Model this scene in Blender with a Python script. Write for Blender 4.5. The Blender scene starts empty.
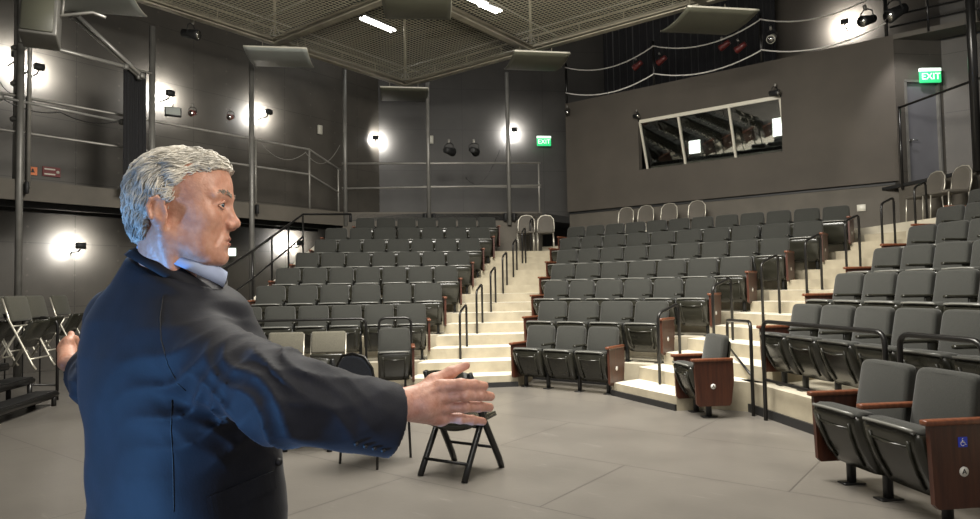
import bpy, bmesh, math, random
import numpy as np
from mathutils import Vector, Matrix
random.seed(7)
S = bpy.context.scene
COL = S.collection
# ------------------------------------------------------------------ camera
FPX, W_, H_ = 670.0, 980.0, 519.0
YAW, PITCH, ROLL, CZ = 37.5, 2.4, 1.0, 1.42
def _basis():
    y, p, r = map(math.radians, (YAW, PITCH, ROLL))
    fw = Vector((-math.sin(y)*math.cos(p), math.cos(y)*math.cos(p), math.sin(p)))
    rt = Vector((math.cos(y), math.sin(y), 0)); up = rt.cross(fw)
    return fw, rt*math.cos(r)-up*math.sin(r), rt*math.sin(r)+up*math.cos(r)
FW, RT, UP = _basis(); CAM = Vector((0, 0, CZ))
def ray(px, py): return FW + RT*((px-W_/2)/FPX) - UP*((py-H_/2)/FPX)
def PZ(px, py, z): d = ray(px, py); return CAM + d*((z-CZ)/d.z)
def PX(px, py, X): d = ray(px, py); return CAM + d*(X/d.x)
def PY(px, py, Y): d = ray(px, py); return CAM + d*(Y/d.y)
def PD(px, py, d): return CAM + ray(px, py)*d
def PQ(px, py, q, b):
    n = NB[b]; d = ray(px, py); return CAM + d*(q/(d.x*n[0]+d.y*n[1]))
R2 = math.sqrt(.5)
NB = {'c': (0, 1), 'l': (-R2, R2), 'r': (R2, R2)}
UB = {'c': (1, 0), 'l': (R2, R2), 'r': (R2, -R2)}
RB = {'c': 0, 'l': math.pi/4, 'r': -math.pi/4}
O = (-4.57, 5.53); A0 = 2.62; DR = .93; RISE = .325
def BP(b, u, a, z=0.0):
    n, v = NB[b], UB[b]
    return Vector((O[0]+u*v[0]+a*n[0], O[1]+u*v[1]+a*n[1], z))
cd = bpy.data.cameras.new('camera'); cam = bpy.data.objects.new('camera', cd); COL.objects.link(cam)
cd.sensor_fit = 'HORIZONTAL'; cd.sensor_width = 36; cd.lens = FPX*36/W_; cd.clip_start = .05; cd.clip_end = 200
M = Matrix((RT, UP, -FW)).transposed().to_4x4(); M.translation = CAM; cam.matrix_world = M
S.camera = cam
S.view_settings.view_transform = 'Standard'; S.view_settings.look = 'None'
S.view_settings.gamma = 1; S.view_settings.exposure = 0.0; S.view_settings.use_curve_mapping = False
try: S.cycles.use_denoising = True; S.cycles.max_bounces = 8; S.cycles.sample_clamp_indirect = 4
except Exception: pass

# ------------------------------------------------------------------ materials
def mat(name, col, rough=.6, metal=0, noise=0, nscale=8, bump=0, bscale=60, spec=.5, emit=None, estr=0, sheen=0, stretch=None, col2=None):
    m = bpy.data.materials.new(name); m.use_nodes = True
    nt = m.node_tree; b = nt.nodes['Principled BSDF']
    b.inputs['Base Color'].default_value = (*col, 1); b.inputs['Roughness'].default_value = rough
    b.inputs['Metallic'].default_value = metal; b.inputs['Specular IOR Level'].default_value = spec
    if sheen:
        b.inputs['Sheen Weight'].default_value = sheen; b.inputs['Sheen Roughness'].default_value = .4
    if emit:
        b.inputs['Emission Color'].default_value = (*emit, 1); b.inputs['Emission Strength'].default_value = estr
    tc = nt.nodes.new('ShaderNodeTexCoord'); src = tc.outputs['Object']
    if stretch:
        mp = nt.nodes.new('ShaderNodeMapping'); mp.inputs['Scale'].default_value = stretch
        nt.links.new(src, mp.inputs[0]); src = mp.outputs[0]
    if noise or col2:
        n = nt.nodes.new('ShaderNodeTexNoise'); n.inputs['Scale'].default_value = nscale; n.inputs['Detail'].default_value = 5
        nt.links.new(src, n.inputs[0])
        cr = nt.nodes.new('ShaderNodeValToRGB')
        a = [max(0, c*(1-noise)) for c in col]; bb = [min(1, c*(1+noise)) for c in (col2 or col)]
        if col2: a = list(col); bb = list(col2)
        cr.color_ramp.elements[0].position = .32; cr.color_ramp.elements[1].position = .68
        cr.color_ramp.elements[0].color = (*a, 1); cr.color_ramp.elements[1].color = (*bb, 1)
        nt.links.new(n.outputs[0], cr.inputs[0]); nt.links.new(cr.outputs[0], b.inputs['Base Color'])
    if bump:
        n2 = nt.nodes.new('ShaderNodeTexNoise'); n2.inputs['Scale'].default_value = bscale
        nt.links.new(src, n2.inputs[0])
        bp = nt.nodes.new('ShaderNodeBump'); bp.inputs['Strength'].default_value = bump; bp.inputs['Distance'].default_value = .01
        nt.links.new(n2.outputs[0], bp.inputs['Height']); nt.links.new(bp.outputs[0], b.inputs['Normal'])
    return m
def panel_mat(name, col, pw, ph, seam=.006, studs=True, noise=.15, rough=.55):
    """painted sheet panels: seams and screw plugs in object space (x along, z up)"""
    m = mat(name, col, rough, noise=noise, nscale=1.6); nt = m.node_tree; b = nt.nodes['Principled BSDF']
    base = b.inputs['Base Color'].links[0].from_socket
    tc = nt.nodes.new('ShaderNodeTexCoord'); sp = nt.nodes.new('ShaderNodeSeparateXYZ'); nt.links.new(tc.outputs['Object'], sp.inputs[0])
    def mth(op, a, bv=None):
        n = nt.nodes.new('ShaderNodeMath'); n.operation = op
        for i, v in enumerate((a, bv)):
            if v is None: continue
            if isinstance(v, (int, float)): n.inputs[i].default_value = v
            else: nt.links.new(v, n.inputs[i])
        return n.outputs[0]
    def dist(v, per):   # distance to the nearest multiple of per
        return mth('ABSOLUTE', mth('SUBTRACT', mth('MODULO', mth('ADD', v, 100*per+per/2), per), per/2))
    dx = dist(sp.outputs[0], pw); dz = dist(sp.outputs[2], ph)
    line = mth('LESS_THAN', mth('MINIMUM', dx, dz), seam)
    mask = line
    if studs:
        ex = dist(sp.outputs[0], pw/3); ez = dist(sp.outputs[2], ph/4)
        r = mth('SQRT', mth('ADD', mth('MULTIPLY', ex, ex), mth('MULTIPLY', ez, ez)))
        mask2 = mth('LESS_THAN', r, .022)
        mx2 = nt.nodes.new('ShaderNodeMix'); mx2.data_type = 'RGBA'
        nt.links.new(mask2, mx2.inputs[0]); nt.links.new(base, mx2.inputs[6]); mx2.inputs[7].default_value = (*[c*1.5 for c in col], 1)
        base = mx2.outputs[2]
    mx = nt.nodes.new('ShaderNodeMix'); mx.data_type = 'RGBA'
    nt.links.new(mask, mx.inputs[0]); nt.links.new(base, mx.inputs[6]); mx.inputs[7].default_value = (*[c*.45 for c in col], 1)
    nt.links.new(mx.outputs[2], b.inputs['Base Color'])
    return m
def floor_mat():
    m = mat('stage_floor_paint', (.145, .133, .117), .33, noise=.12, nscale=1.3, bump=.04, bscale=30); nt = m.node_tree; b = nt.nodes['Principled BSDF']
    base = b.inputs['Base Color'].links[0].from_socket
    tc = nt.nodes.new('ShaderNodeTexCoord')
    n = nt.nodes.new('ShaderNodeTexNoise'); n.inputs['Scale'].default_value = 2.2; n.inputs['Detail'].default_value = 8; n.inputs['Roughness'].default_value = .7
    mp = nt.nodes.new('ShaderNodeMapping'); mp.inputs['Rotation'].default_value = (0, 0, .6); mp.inputs['Scale'].default_value = (1, 5, 1)
    nt.links.new(tc.outputs['Object'], mp.inputs[0]); nt.links.new(mp.outputs[0], n.inputs[0])
    cr = nt.nodes.new('ShaderNodeValToRGB'); cr.color_ramp.elements[0].position = .60; cr.color_ramp.elements[1].position = .72
    nt.links.new(n.outputs[0], cr.inputs[0])
    mx = nt.nodes.new('ShaderNodeMix'); mx.data_type = 'RGBA'; nt.links.new(cr.outputs[0], mx.inputs[0]); nt.links.new(base, mx.inputs[6]); mx.inputs[7].default_value = (.20, .185, .165, 1)
    # sheet seams
    br = nt.nodes.new('ShaderNodeTexBrick'); br.inputs['Scale'].default_value = 1; br.inputs['Brick Width'].default_value = 2.44; br.inputs['Row Height'].default_value = 1.22
    br.inputs['Mortar Size'].default_value = .006; br.inputs['Color1'].default_value = br.inputs['Color2'].default_value = (0, 0, 0, 1); br.inputs['Mortar'].default_value = (1, 1, 1, 1)
    nt.links.new(tc.outputs['Object'], br.inputs[0])
    mx2 = nt.nodes.new('ShaderNodeMix'); mx2.data_type = 'RGBA'; nt.links.new(br.outputs[0], mx2.inputs[0]); nt.links.new(mx.outputs[2], mx2.inputs[6]); mx2.inputs[7].default_value = (.08, .072, .065, 1)
    nt.links.new(mx2.outputs[2], b.inputs['Base Color'])
    return m
def wood_mat(name, c1, c2):
    m = mat(name, c1, .38, col2=c2, nscale=3, stretch=(14, 14, 1.2)); return m
MT = dict(
    wall=panel_mat('charcoal_wall_paint', (.040, .037, .033), 2.44, 1.22, studs=False),
    ply=panel_mat('painted_plywood_panel', (.066, .059, .049), 2.4, 1.2),
    blackwall=mat('black_wall_paint', (.020, .020, .020), .7, noise=.2, nscale=2),
    booth=mat('booth_wall_paint', (.060, .051, .040), .8, noise=.12, nscale=1.2, bump=.15, bscale=50),
    lowwall=mat('low_wall_paint', (.085, .075, .060), .75, noise=.12, nscale=2),
    floor=floor_mat(),
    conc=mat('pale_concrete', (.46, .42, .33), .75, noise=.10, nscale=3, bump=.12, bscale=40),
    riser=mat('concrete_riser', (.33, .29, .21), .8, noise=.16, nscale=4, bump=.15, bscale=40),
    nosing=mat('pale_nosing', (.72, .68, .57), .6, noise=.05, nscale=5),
    kerb=mat('black_rubber_kerb', (.015, .015, .015), .5),
    fabric=mat('dark_grey_upholstery', (.023, .0235, .0195), .9, noise=.35, nscale=180, sheen=.25, bump=.2, bscale=300),
    plastic=mat('black_seat_plastic', (.021, .0205, .015), .22, noise=.2, nscale=6),  # faint olive in the black stands in for light bounced off the concrete
    edge=mat('pale_lip_glint', (.16, .16, .145), .22),  # paler than the pan, a highlight put into the colour
    seatmetal=mat('black_seat_metal', (.012, .012, .012), .35, metal=.2),
    wood=wood_mat('mahogany_panel', (.035, .010, .006), (.070, .022, .011)),
    arm=wood_mat('mahogany_armrest', (.10, .032, .015), (.17, .058, .026)),
    white=mat('white_mark', (.75, .73, .68), .5),
    blue=mat('blue_sign', (.02, .05, .55), .4),
    rail=mat('black_handrail_metal', (.022, .021, .020), .28, metal=.5),
    pipe=mat('grey_pipe', (.26, .25, .225), .45, metal=.4, noise=.15, nscale=4),
    lightpipe=mat('pale_galvanised_pipe', (.42, .41, .38), .4, metal=.5),
    post=mat('grey_steel_post', (.17, .165, .15), .45, metal=.3, noise=.15, nscale=5),
    gridtube=mat('grid_steel_tube', (.34, .31, .24), .45, metal=.4, noise=.2, nscale=3),
    wire=mat('grid_wire', (.38, .355, .26), .5, metal=.3),
    darksteel=mat('dark_ceiling_steel', (.035, .033, .028), .6),
    cloud=mat('olive_reflector_panel', (.085, .085, .062), .45, noise=.1, nscale=2),
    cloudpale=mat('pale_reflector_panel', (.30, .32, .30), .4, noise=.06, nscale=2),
    clip=mat('reflector_edge_strip', (.55, .53, .45), .4),
    black=mat('matte_black', (.010, .010, .010), .6),
    curtain=mat('black_velour', (.012, .012, .014), .95, sheen=.3),
    rope=mat('white_rope', (.62, .60, .55), .7),
    red=mat('dark_red_fixture', (.12, .02, .018), .4),
    doorm=mat('dark_grey_door_paint', (.12, .12, .13), .4, noise=.08, nscale=2),
    chrome=mat('polished_steel', (.6, .6, .58), .18, metal=1),
    champagne=mat('champagne_metal', (.55, .52, .44), .35, metal=.6),
    frame=mat('cream_window_frame', (.56, .53, .44), .45),
    lampon=mat('lit_lamp', (1, 1, 1), .5, emit=(1, .98, .94), estr=60),
    tube=mat('lit_fluorescent', (1, 1, 1), .5, emit=(1, .99, .95), estr=16),
    screen=mat('lit_booth_panel', (1, 1, 1), .5, emit=(1, .98, .93), estr=2.2),
    green=mat('lit_green_sign', (.02, .5, .15), .5, emit=(.05, .75, .25), estr=.9),
    signwhite=mat('sign_letters', (.9, .95, .9), .5, emit=(.8, 1, .85), estr=1.2),
    orange=mat('orange_sign', (.75, .22, .08), .6),
    maroon=mat('maroon_sign', (.16, .03, .03), .6),
    beigefab=mat('olive_beige_upholstery', (.095, .088, .066), .9, noise=.2, nscale=90, sheen=.2),
    olivefab=mat('dark_olive_upholstery', (.06, .058, .044), .9, noise=.2, nscale=90, sheen=.2),
    navyfab=mat('charcoal_blue_upholstery', (.030, .036, .050), .85, noise=.3, nscale=120, sheen=.3),
    boothdark=mat('booth_interior_paint', (.03, .032, .028), .8),
    boothtan=mat('booth_interior_tan_panel', (.30, .25, .15), .7, noise=.15, nscale=3),
)
gm = bpy.data.materials.new('booth_glass'); gm.use_nodes = True
_b = gm.node_tree.nodes['Principled BSDF']; _b.inputs['Roughness'].default_value = .02; _b.inputs['Base Color'].default_value = (.85, .92, .88, 1)
_b.inputs['Transmission Weight'].default_value = 1; _b.inputs['IOR'].default_value = 2.2; MT['glass'] = gm

# ------------------------------------------------------------------ mesh helpers
class MB:
    def __init__(s): s.v = []; s.f = []; s.m = []; s.sm = []
    def add(s, vs, fs, mi=0, smooth=False):
        n = len(s.v); s.v += [tuple(v) for v in vs]; s.f += [tuple(n+i for i in f) for f in fs]
        s.m += [mi]*len(fs); s.sm += [smooth]*len(fs); return s
    def box(s, c, d, rz=0, mi=0, R=None):
        R = R or Matrix.Rotation(rz, 3, 'Z'); c = Vector(c)
        vs = [c + R @ Vector((x*d[0]/2, y*d[1]/2, z*d[2]/2)) for x in (-1, 1) for y in (-1, 1) for z in (-1, 1)]
        return s.add(vs, [(0, 1, 3, 2), (4, 6, 7, 5), (0, 4, 5, 1), (2, 3, 7, 6), (0, 2, 6, 4), (1, 5, 7, 3)], mi)
    def prism(s, poly, z0, z1, mi=0):
        n = len(poly)
        ar = sum(poly[i][0]*poly[(i+1) % n][1]-poly[(i+1) % n][0]*poly[i][1] for i in range(n))
        if ar < 0: poly = poly[::-1]
        vs = [(p[0], p[1], z0) for p in poly]+[(p[0], p[1], z1) for p in poly]
        return s.add(vs, [tuple(range(n-1, -1, -1)), tuple(range(n, 2*n))]+[(i, (i+1) % n, n+(i+1) % n, n+i) for i in range(n)], mi)
    def tube(s, pts, r, n=8, mi=0, closed=False, cap=True):
        pts = [Vector(p) for p in pts]; k = len(pts); rs = r if isinstance(r, (list, tuple)) else [r]*k
        base = len(s.v); prev = None
        for i, p in enumerate(pts):
            a = pts[i-1] if i > 0 or closed else p; b = pts[(i+1) % k] if i < k-1 or closed else p
            t = (b-a)
            t = t.normalized() if t.length > 1e-9 else Vector((0, 0, 1))
            if prev is None:
                x = t.cross(Vector((0, 0, 1)))
                if x.length < 1e-3: x = t.cross(Vector((1, 0, 0)))
                x.normalize()
            else:
                x = prev - t*prev.dot(t)
                x = x.normalized() if x.length > 1e-6 else prev
            prev = x; y = t.cross(x)
            s.v += [tuple(p + (x*math.cos(2*math.pi*j/n)+y*math.sin(2*math.pi*j/n))*rs[i]) for j in range(n)]
        fs = []
        for i in range(k if closed else k-1):
            for j in range(n):
                a = base+i*n+j; b = base+i*n+(j+1) % n; c = base+((i+1) % k)*n+(j+1) % n; d = base+((i+1) % k)*n+j
                fs.append((a, b, c, d))
        if cap and not closed: fs += [tuple(base+j for j in range(n-1, -1, -1)), tuple(base+(k-1)*n+j for j in range(n))]
        s.f += fs; s.m += [mi]*len(fs); s.sm += [True]*len(fs); return s
    def loft(s, rings, mi=0, caps=True, smooth=True):
        base = len(s.v); n = len(rings[0]); k = len(rings)
        for r in rings: s.v += [tuple(p) for p in r]
        fs = [(base+i*n+j, base+i*n+(j+1) % n, base+(i+1)*n+(j+1) % n, base+(i+1)*n+j) for i in range(k-1) for j in range(n)]
        if caps: fs += [tuple(base+j for j in range(n-1, -1, -1)), tuple(base+(k-1)*n+j for j in range(n))]
        s.f += fs; s.m += [mi]*len(fs); s.sm += [smooth]*len(fs); return s
    def mesh(s, name, mats, fix=True):
        me = bpy.data.meshes.new(name); me.from_pydata(s.v, [], s.f)
        for m in (mats if isinstance(mats, (list, tuple)) else [mats]): me.materials.append(m)
        me.polygons.foreach_set('material_index', s.m); me.polygons.foreach_set('use_smooth', s.sm)
        if fix:
            bm = bmesh.new(); bm.from_mesh(me); bmesh.ops.recalc_face_normals(bm, faces=bm.faces); bm.to_mesh(me); bm.free()
        me.update(); return me
    def build(s, name, mats, parent=None, fix=True):
        o = bpy.data.objects.new(name, s.mesh(name, mats, fix)); COL.objects.link(o)
        if parent: o.parent = parent
        return o
def tag(o, label=None, cat=None, group=None, kind=None):
    if label: o['label'] = label
    if cat: o['category'] = cat
    if group: o['group'] = group
    if kind: o['kind'] = kind
    return o
def empty(name, loc=(0, 0, 0), rz=0):
    o = bpy.data.objects.new(name, None); COL.objects.link(o); o.location = loc; o.rotation_euler = (0, 0, rz); o.empty_display_size = .1; return o
def struct(name, mb, m): return tag(mb.build(name, m), kind='structure')
def childs(o): return [c for c in COL.objects if c.parent == o]
def copy_tree(o, kids):
    """kids: dict root -> list of children (nested)"""
    c = o.copy(); COL.objects.link(c)
    def rec(src, dst):
        for ch in kids.get(src, []):
            d = ch.copy(); COL.objects.link(d); d.parent = dst; rec(ch, d)
    rec(o, c); return c
def kidmap(*roots):
    km = {}
    allo = list(COL.objects)
    def rec(o):
        km[o] = [c for c in allo if c.parent == o]
        for c in km[o]: rec(c)
    for r in roots: rec(r)
    return km
def rbox(c, d, r=.02, seg=2, R=None, mb=None, mi=0):
    """rounded box through bmesh, returned as MB"""
    mb = mb or MB(); bm = bmesh.new(); bmesh.ops.create_cube(bm, size=1)
    bmesh.ops.scale(bm, vec=d, verts=bm.verts)
    bmesh.ops.bevel(bm, geom=bm.edges[:], offset=min(r, min(d)*.49), segments=seg, affect='EDGES', profile=.5)
    R = R or Matrix.Identity(3); c = Vector(c)
    vs = [c + R @ v.co for v in bm.verts]; bm.verts.index_update()
    fs = [[v.index for v in f.verts] for f in bm.faces]; bm.free()
    return mb.add(vs, fs, mi, True)
def yoke_pts(a, b, h, rad=.07, lean=None):
    """inverted U between foot a and foot b with heights above them"""
    a, b = Vector(a), Vector(b); za, zb = h; A = a+Vector((0, 0, za)); B = b+Vector((0, 0, zb))
    d = B-A; L = d.length; d.normalize(); pts = [a]; up = Vector((0, 0, 1))
    for t in (0, .3, .6, 1): 
        th = t*math.pi/2
        pts.append(A - up*rad*(1-math.sin(th)) + d*rad*(1-math.cos(th)))
    for t in (0, .3, .6, 1):
        th = t*math.pi/2
        pts.append(B - up*rad*(1-math.cos(th)) - d*rad*(1-math.sin(th)))
    pts.append(b); return pts
def arc_round(pts, rad=.08, n=4):
    """round the inner corners of a polyline"""
    pts = [Vector(p) for p in pts]; out = [pts[0]]
    for i in range(1, len(pts)-1):
        p = pts[i]; a = (pts[i-1]-p); b = (pts[i+1]-p); r = min(rad, a.length*.45, b.length*.45)
        p0 = p+a.normalized()*r; p1 = p+b.normalized()*r
        for k in range(n+1):
            t = k/n; out.append(p0*(1-t)**2+p*2*t*(1-t)+p1*t*t)
    out.append(pts[-1]); return out
ORD = ['zeroth', 'first', 'second', 'third', 'fourth', 'fifth', 'sixth', 'seventh', 'eighth', 'ninth', 'tenth', 'eleventh', 'twelfth', 'thirteenth']
def text_mesh(txt, size, name, m, parent=None, depth=.002, align='CENTER'):
    cu = bpy.data.curves.new(name, 'FONT'); cu.body = txt; cu.size = size; cu.extrude = depth; cu.align_x = align; cu.align_y = 'CENTER'
    t = bpy.data.objects.new(name+'_c', cu); COL.objects.link(t); bpy.context.view_layer.update()
    dg = bpy.context.evaluated_depsgraph_get(); me = bpy.data.meshes.new_from_object(t.evaluated_get(dg)); me.name = name
    bpy.data.objects.remove(t); me.materials.clear(); me.materials.append(m)
    o = bpy.data.objects.new(name, me); COL.objects.link(o)
    if parent: o.parent = parent
    return o
# ------------------------------------------------------------------ the setting
CEIL = 9.2; XW = -14.3; YB = 15.6; GZ = 3.3; TOPZ = .325*7
def wall_seg(name, p0, p1, z0, z1, th, m, hole=None):
    """straight wall from p0 to p1, object x along the wall, thickness away (+y); hole=(x0,x1,z0,z1)"""
    p0 = Vector((*p0, 0)); p1 = Vector((*p1, 0)); d = p1-p0; L = d.length; mb = MB()
    def b(x0, x1, za, zb): mb.box(((x0+x1)/2, th/2, (za+zb)/2), (x1-x0, th, zb-za))
    if hole:
        x0, x1, za, zb = hole; b(0, x0, z0, z1); b(x1, L, z0, z1); b(x0, x1, z0, za); b(x0, x1, zb, z1)
    else: b(0, L, z0, z1)
    o = struct(name, mb, m); o.location = p0; o.rotation_euler.z = math.atan2(d.y, d.x); return o
mb = MB(); mb.box((-3, 5, -.05), (26, 30, .1)); struct('floor', mb, MT['floor'])
mb = MB(); mb.box((-3, 5, CEIL+.05), (26, 30, .1)); struct('ceiling', mb, MT['blackwall'])
wall_seg('wall_left', (XW, -9), (XW, 13.42), 0, CEIL, .15, MT['ply'])
wall_seg('wall_corner', (XW, 13.42), (-9.3, 18.42), 0, CEIL, .15, MT['wall'])
# booth wall with its window
WX0, WX1, WZ0, WZ1 = -7.19, -3.78, 4.31, 5.58
o = wall_seg('wall_back', (-9.3, YB), (-1.6, YB), 3.42, 6.38, .18, MT['booth'], hole=(WX0+9.3, WX1+9.3, WZ0, WZ1))
wall_seg('wall_booth_side', (-9.3, 18.4), (-9.3, YB+.18), 3.42, 6.38, .15, MT['blackwall'])
wall_seg('wall_back_lower', (-9.3, YB+.10), (-1.6, YB+.10), 0, 3.36, .15, MT['lowwall'])
mb = MB(); mb.box((-5.45, YB+.14, 3.39), (7.7, .12, .06)); struct('shadow_gap_strip', mb, MT['black'])  # black strip painting in the shadow gap below the overhanging upper wall
mb = MB(); mb.box((-5.45, 17.0, 6.30), (7.7, 2.6, .12)); struct('catwalk_floor', mb, MT['blackwall'])
wall_seg('wall_catwalk', (-9.3, 18.3), (5, 18.3), 3.3, CEIL, .15, MT['booth'])
# booth interior
mb = MB(); mb.box((-5.45, 16.9, 3.5), (7.4, 2.3, .08)); mb.box((-5.45, 18.0, 4.9), (7.4, .08, 2.8)); mb.box((-1.75, 16.9, 4.9), (.08, 2.3, 2.8)); mb.box((-9.1, 16.9, 4.9), (.08, 2.3, 2.8))
struct('booth_room_shell', mb, MT['boothdark'])
# window: a leaning pane, bottom set back
wf = struct('window_1', MB(), MT['frame']); wf.location = (0, 0, 0)
DB = .42
def wpt(t, s):   # t along, s 0 bottom..1 top on the leaning pane
    return Vector((WX0+.03+(WX1-WX0-.06)*t, YB+.05+DB*(1-s), WZ0+.04+(WZ1-WZ0-.08)*s))
def bar(mb, a, b, w, d=.05):
    a, b = Vector(a), Vector(b); t = b-a; L = t.length; q = t.to_track_quat('X', 'Z').to_matrix()
    mb.box((a+b)/2, (L, d, w), R=q)
mbf = MB(); bar(mbf, wpt(0, 1), wpt(1, 1), .09); bar(mbf, wpt(0, 0), wpt(1, 0), .05)
bar(mbf, wpt(0, 0), wpt(0, 1), .05); bar(mbf, wpt(1, 0), wpt(1, 1), .05)
for t in (.30, .665): bar(mbf, wpt(t, 0), wpt(t, 1), .07)
fo = mbf.build('window_frame', MT['frame'], wf)
for a, b in ((0, .30), (.30, .665), (.665, 1)):
    g = MB(); q = [wpt(a, 0), wpt(b, 0), wpt(b, 1), wpt(a, 1)]; off = Vector((0, .006, .002))
    g.add([p for p in q]+[p+off for p in q], [(3, 2, 1, 0), (4, 5, 6, 7), (0, 1, 5, 4), (1, 2, 6, 5), (2, 3, 7, 6), (3, 0, 4, 7)])
    g.build('pane', MT['glass'], wf)
mb = MB(); mb.box(((WX0+WX1)/2, YB+.28, WZ0-.02), (WX1-WX0, .5, .04)); mb.build('window_sill', MT['frame'], wf)
# galleries
XE = -12.9; QG = 16.8+O[0]*R2-O[1]*R2   # apothem of the corner gallery edge in ring terms
def ql(q, u):   # absolute q,u -> point in left frame
    n, v = NB['l'], UB['l']; return Vector((n[0]*q+v[0]*u, n[1]*q+v[1]*u, 0))
ug = (-12.9+10.86)*R2
c_edge = ql(16.8, ug); e_end = (-9.3, 14.45); 
mb = MB(); mb.prism([(XW, -6), (XE, -6), (XE, 10.86), (XW, 13.42)], 3.12, GZ); struct('gallery_floor', mb, MT['blackwall'])
mb = MB(); mb.prism([(XE, 10.86), (-9.3, 14.46), (-9.3, 18.42), (XW, 13.42)], 3.12, GZ); struct('gallery_floor', mb, MT['blackwall'])
mb = MB(); mb.box((XE+.03, 2.4, 3.17), (.06, 16.9, .34)); struct('gallery_fascia', mb, MT['lowwall'])
L = math.hypot(3.6, 3.6)
# low guard wall behind the corner block (front of the corner gallery)
gw = wall_seg('wall_corner_lower', (XE, 10.86), (-9.35, 14.41), 0, 3.34, .08, MT['lowwall'])
# wall below left gallery is the left wall itself, one dark joist line
mb = MB(); mb.box((XE-.3, 2.4, 2.98), (.12, 16.9, .12)); mb.box((XE-1.0, 2.4, 2.98), (.12, 16.9, .12)); struct('gallery_joist', mb, MT['black'])
# right side: guard wall, vestibule wall with door, gallery floor
RG = 9.75
p_a = (-1.6, 15.42); p_b = (p_a[0]+5.2, p_a[1]-5.2)
wall_seg('wall_right_lower', p_a, p_b, 0, 3.26, .12, MT['lowwall'])
mb = MB(); mb.box((2.6, .06, 3.29), (7.4, .18, .06)); o = struct('trim_2', mb, MT['black']); o.location = (p_a[0], p_a[1], 0); o.rotation_euler.z = -math.pi/4
mb = MB(); mb.prism([(-1.6, 15.6), (p_b[0]+.1, p_b[1]+.2), (6, 12), (6, 18.3), (-1.6, 18.3)], 3.1, 3.22); struct('gallery_floor', mb, MT['blackwall'])
DA = (-1.6, 15.6); DBp = (DA[0]+.75, DA[1]+.75)
wall_seg('wall_vestibule', DA, DBp, 3.22, 6.3, .12, MT['ply'], hole=(.20, .96, 3.23, 5.44))
wall_seg('wall_right', DBp, (6, DBp[1]+.12), 3.22, CEIL, .12, MT['ply'])
# door
dr = struct('door_1', MB().box((.58, .06, 4.33), (.70, .05, 2.18)), MT['doorm']); dr.location = (DA[0], DA[1], 0); dr.rotation_euler.z = math.pi/4
fr = MB(); fr.box((.215, .05, 4.33), (.04, .16, 2.22)); fr.box((.945, .05, 4.33), (.04, .16, 2.22)); fr.box((.58, .05, 5.44), (.77, .16, .05)); fr.build('door_frame', MT['post'], dr)
hd = MB(); hd.tube([(.29, .03, 4.23), (.29, -.05, 4.23), (.40, -.05, 4.23)], .012); hd.tube([(.29, .03, 4.23), (.29, .0, 4.23)], .03, 12); hd.build('door_handle', MT['chrome'], dr)
# ------------------------------------------------------------------ seating tiers and aisle stairs
def uL(b, j):
    return {'c': -1.03-.45*j, 'l': -3.95+.24*j if j < 3 else -3.42+.165*(j-2), 'r': .28-.54*(j-1) if j >= 1 else -.12}[b]
def uR(b, j):
    return {'c': .56+.32*j, 'l': -.22+.325*(j-1), 'r': 5.0}[b]
FRONT = -.43
for b, nm in (('l', 'left'), ('c', 'centre'), ('r', 'right')):
    last = {'l': 7, 'c': 6, 'r': 6}[b]
    for j in range(1, last+1):
        a0 = A0+DR*j+FRONT; a1 = a0+DR
        if b == 'l' and j == last: a1 = 16.8-(9.76-A0)
        if b == 'c' and j == last: a1 = YB-O[1]+.1
        if b == 'r' and j == last: a1 = RG-.05-(3.28-A0)
        e = 1.0 if j == last else 1.0
        j0 = j+FRONT/DR+.02; j1 = (a1-A0)/DR
        poly = [BP(b, uL(b, max(j0, 0) if b != 'r' else j0), a0), BP(b, uR(b, j0), a0), BP(b, uR(b, j1), a1), BP(b, uL(b, j1), a1)]
        mb = MB(); mb.prism([(p.x, p.y) for p in poly], 0, RISE*j)
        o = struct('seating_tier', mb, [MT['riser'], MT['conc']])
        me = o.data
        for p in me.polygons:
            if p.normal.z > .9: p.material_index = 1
        if j == 1 and b != 'l':
            k = MB(); q0 = BP(b, uL(b, j0), a0-.012); q1 = BP(b, uR(b, j0), a0-.012)
            d = (q1-q0); k.box(((q0+q1)/2)+Vector((0, 0, .045)), (d.length, .03, .09), rz=math.atan2(d.y, d.x)); struct('kerb_strip', k, MT['kerb'])
# top landings behind the last rows
mb = MB(); mb.prism([(-9.4, 14.4), (-9.3, YB), (-1.6, YB), (-1.6, 15.4), (2.2, 11.6), (1.2, 10.9), (-2.2, 14.6), (-8.5, 14.42)], 0, TOPZ+.1625); struct('top_landing', mb, [MT['conc']])
def stairs(bl, br, n):
    for m in range(n):
        a = A0-.255+.465*m; a2 = a+.465
        if m == n-1: a2 = a+1.5
        j, j2 = (a-A0)/DR, (a2-A0)/DR
        def l(jj, aa): return BP(bl, uR(bl, jj), aa)
        def r(jj, aa): return BP(br, uL(br, max(jj, -.02)) if not (br == 'r' and jj < .8) else (-.12 if jj < .3 else .28), aa)
        P0, P1, P2, P3 = l(j, a), r(j, a), r(j2, a2), l(j2, a2)
        z = .1625*(m+1); mb = MB(); mb.prism([(p.x, p.y) for p in (P0, P1, P2, P3)], 0, z)
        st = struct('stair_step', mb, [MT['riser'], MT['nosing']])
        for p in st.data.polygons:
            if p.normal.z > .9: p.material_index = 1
        if m == 0:
            d = (P1-P0); k = MB(); nrm = Vector((d.y, -d.x, 0)).normalized()*.012
            k.box((P0+P1)/2+nrm+Vector((0, 0, .035)), (d.length, .03, .07), rz=math.atan2(d.y, d.x)); struct('kerb_strip', k, MT['kerb'])
stairs('l', 'c', 14); stairs('c', 'r', 14)
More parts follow.
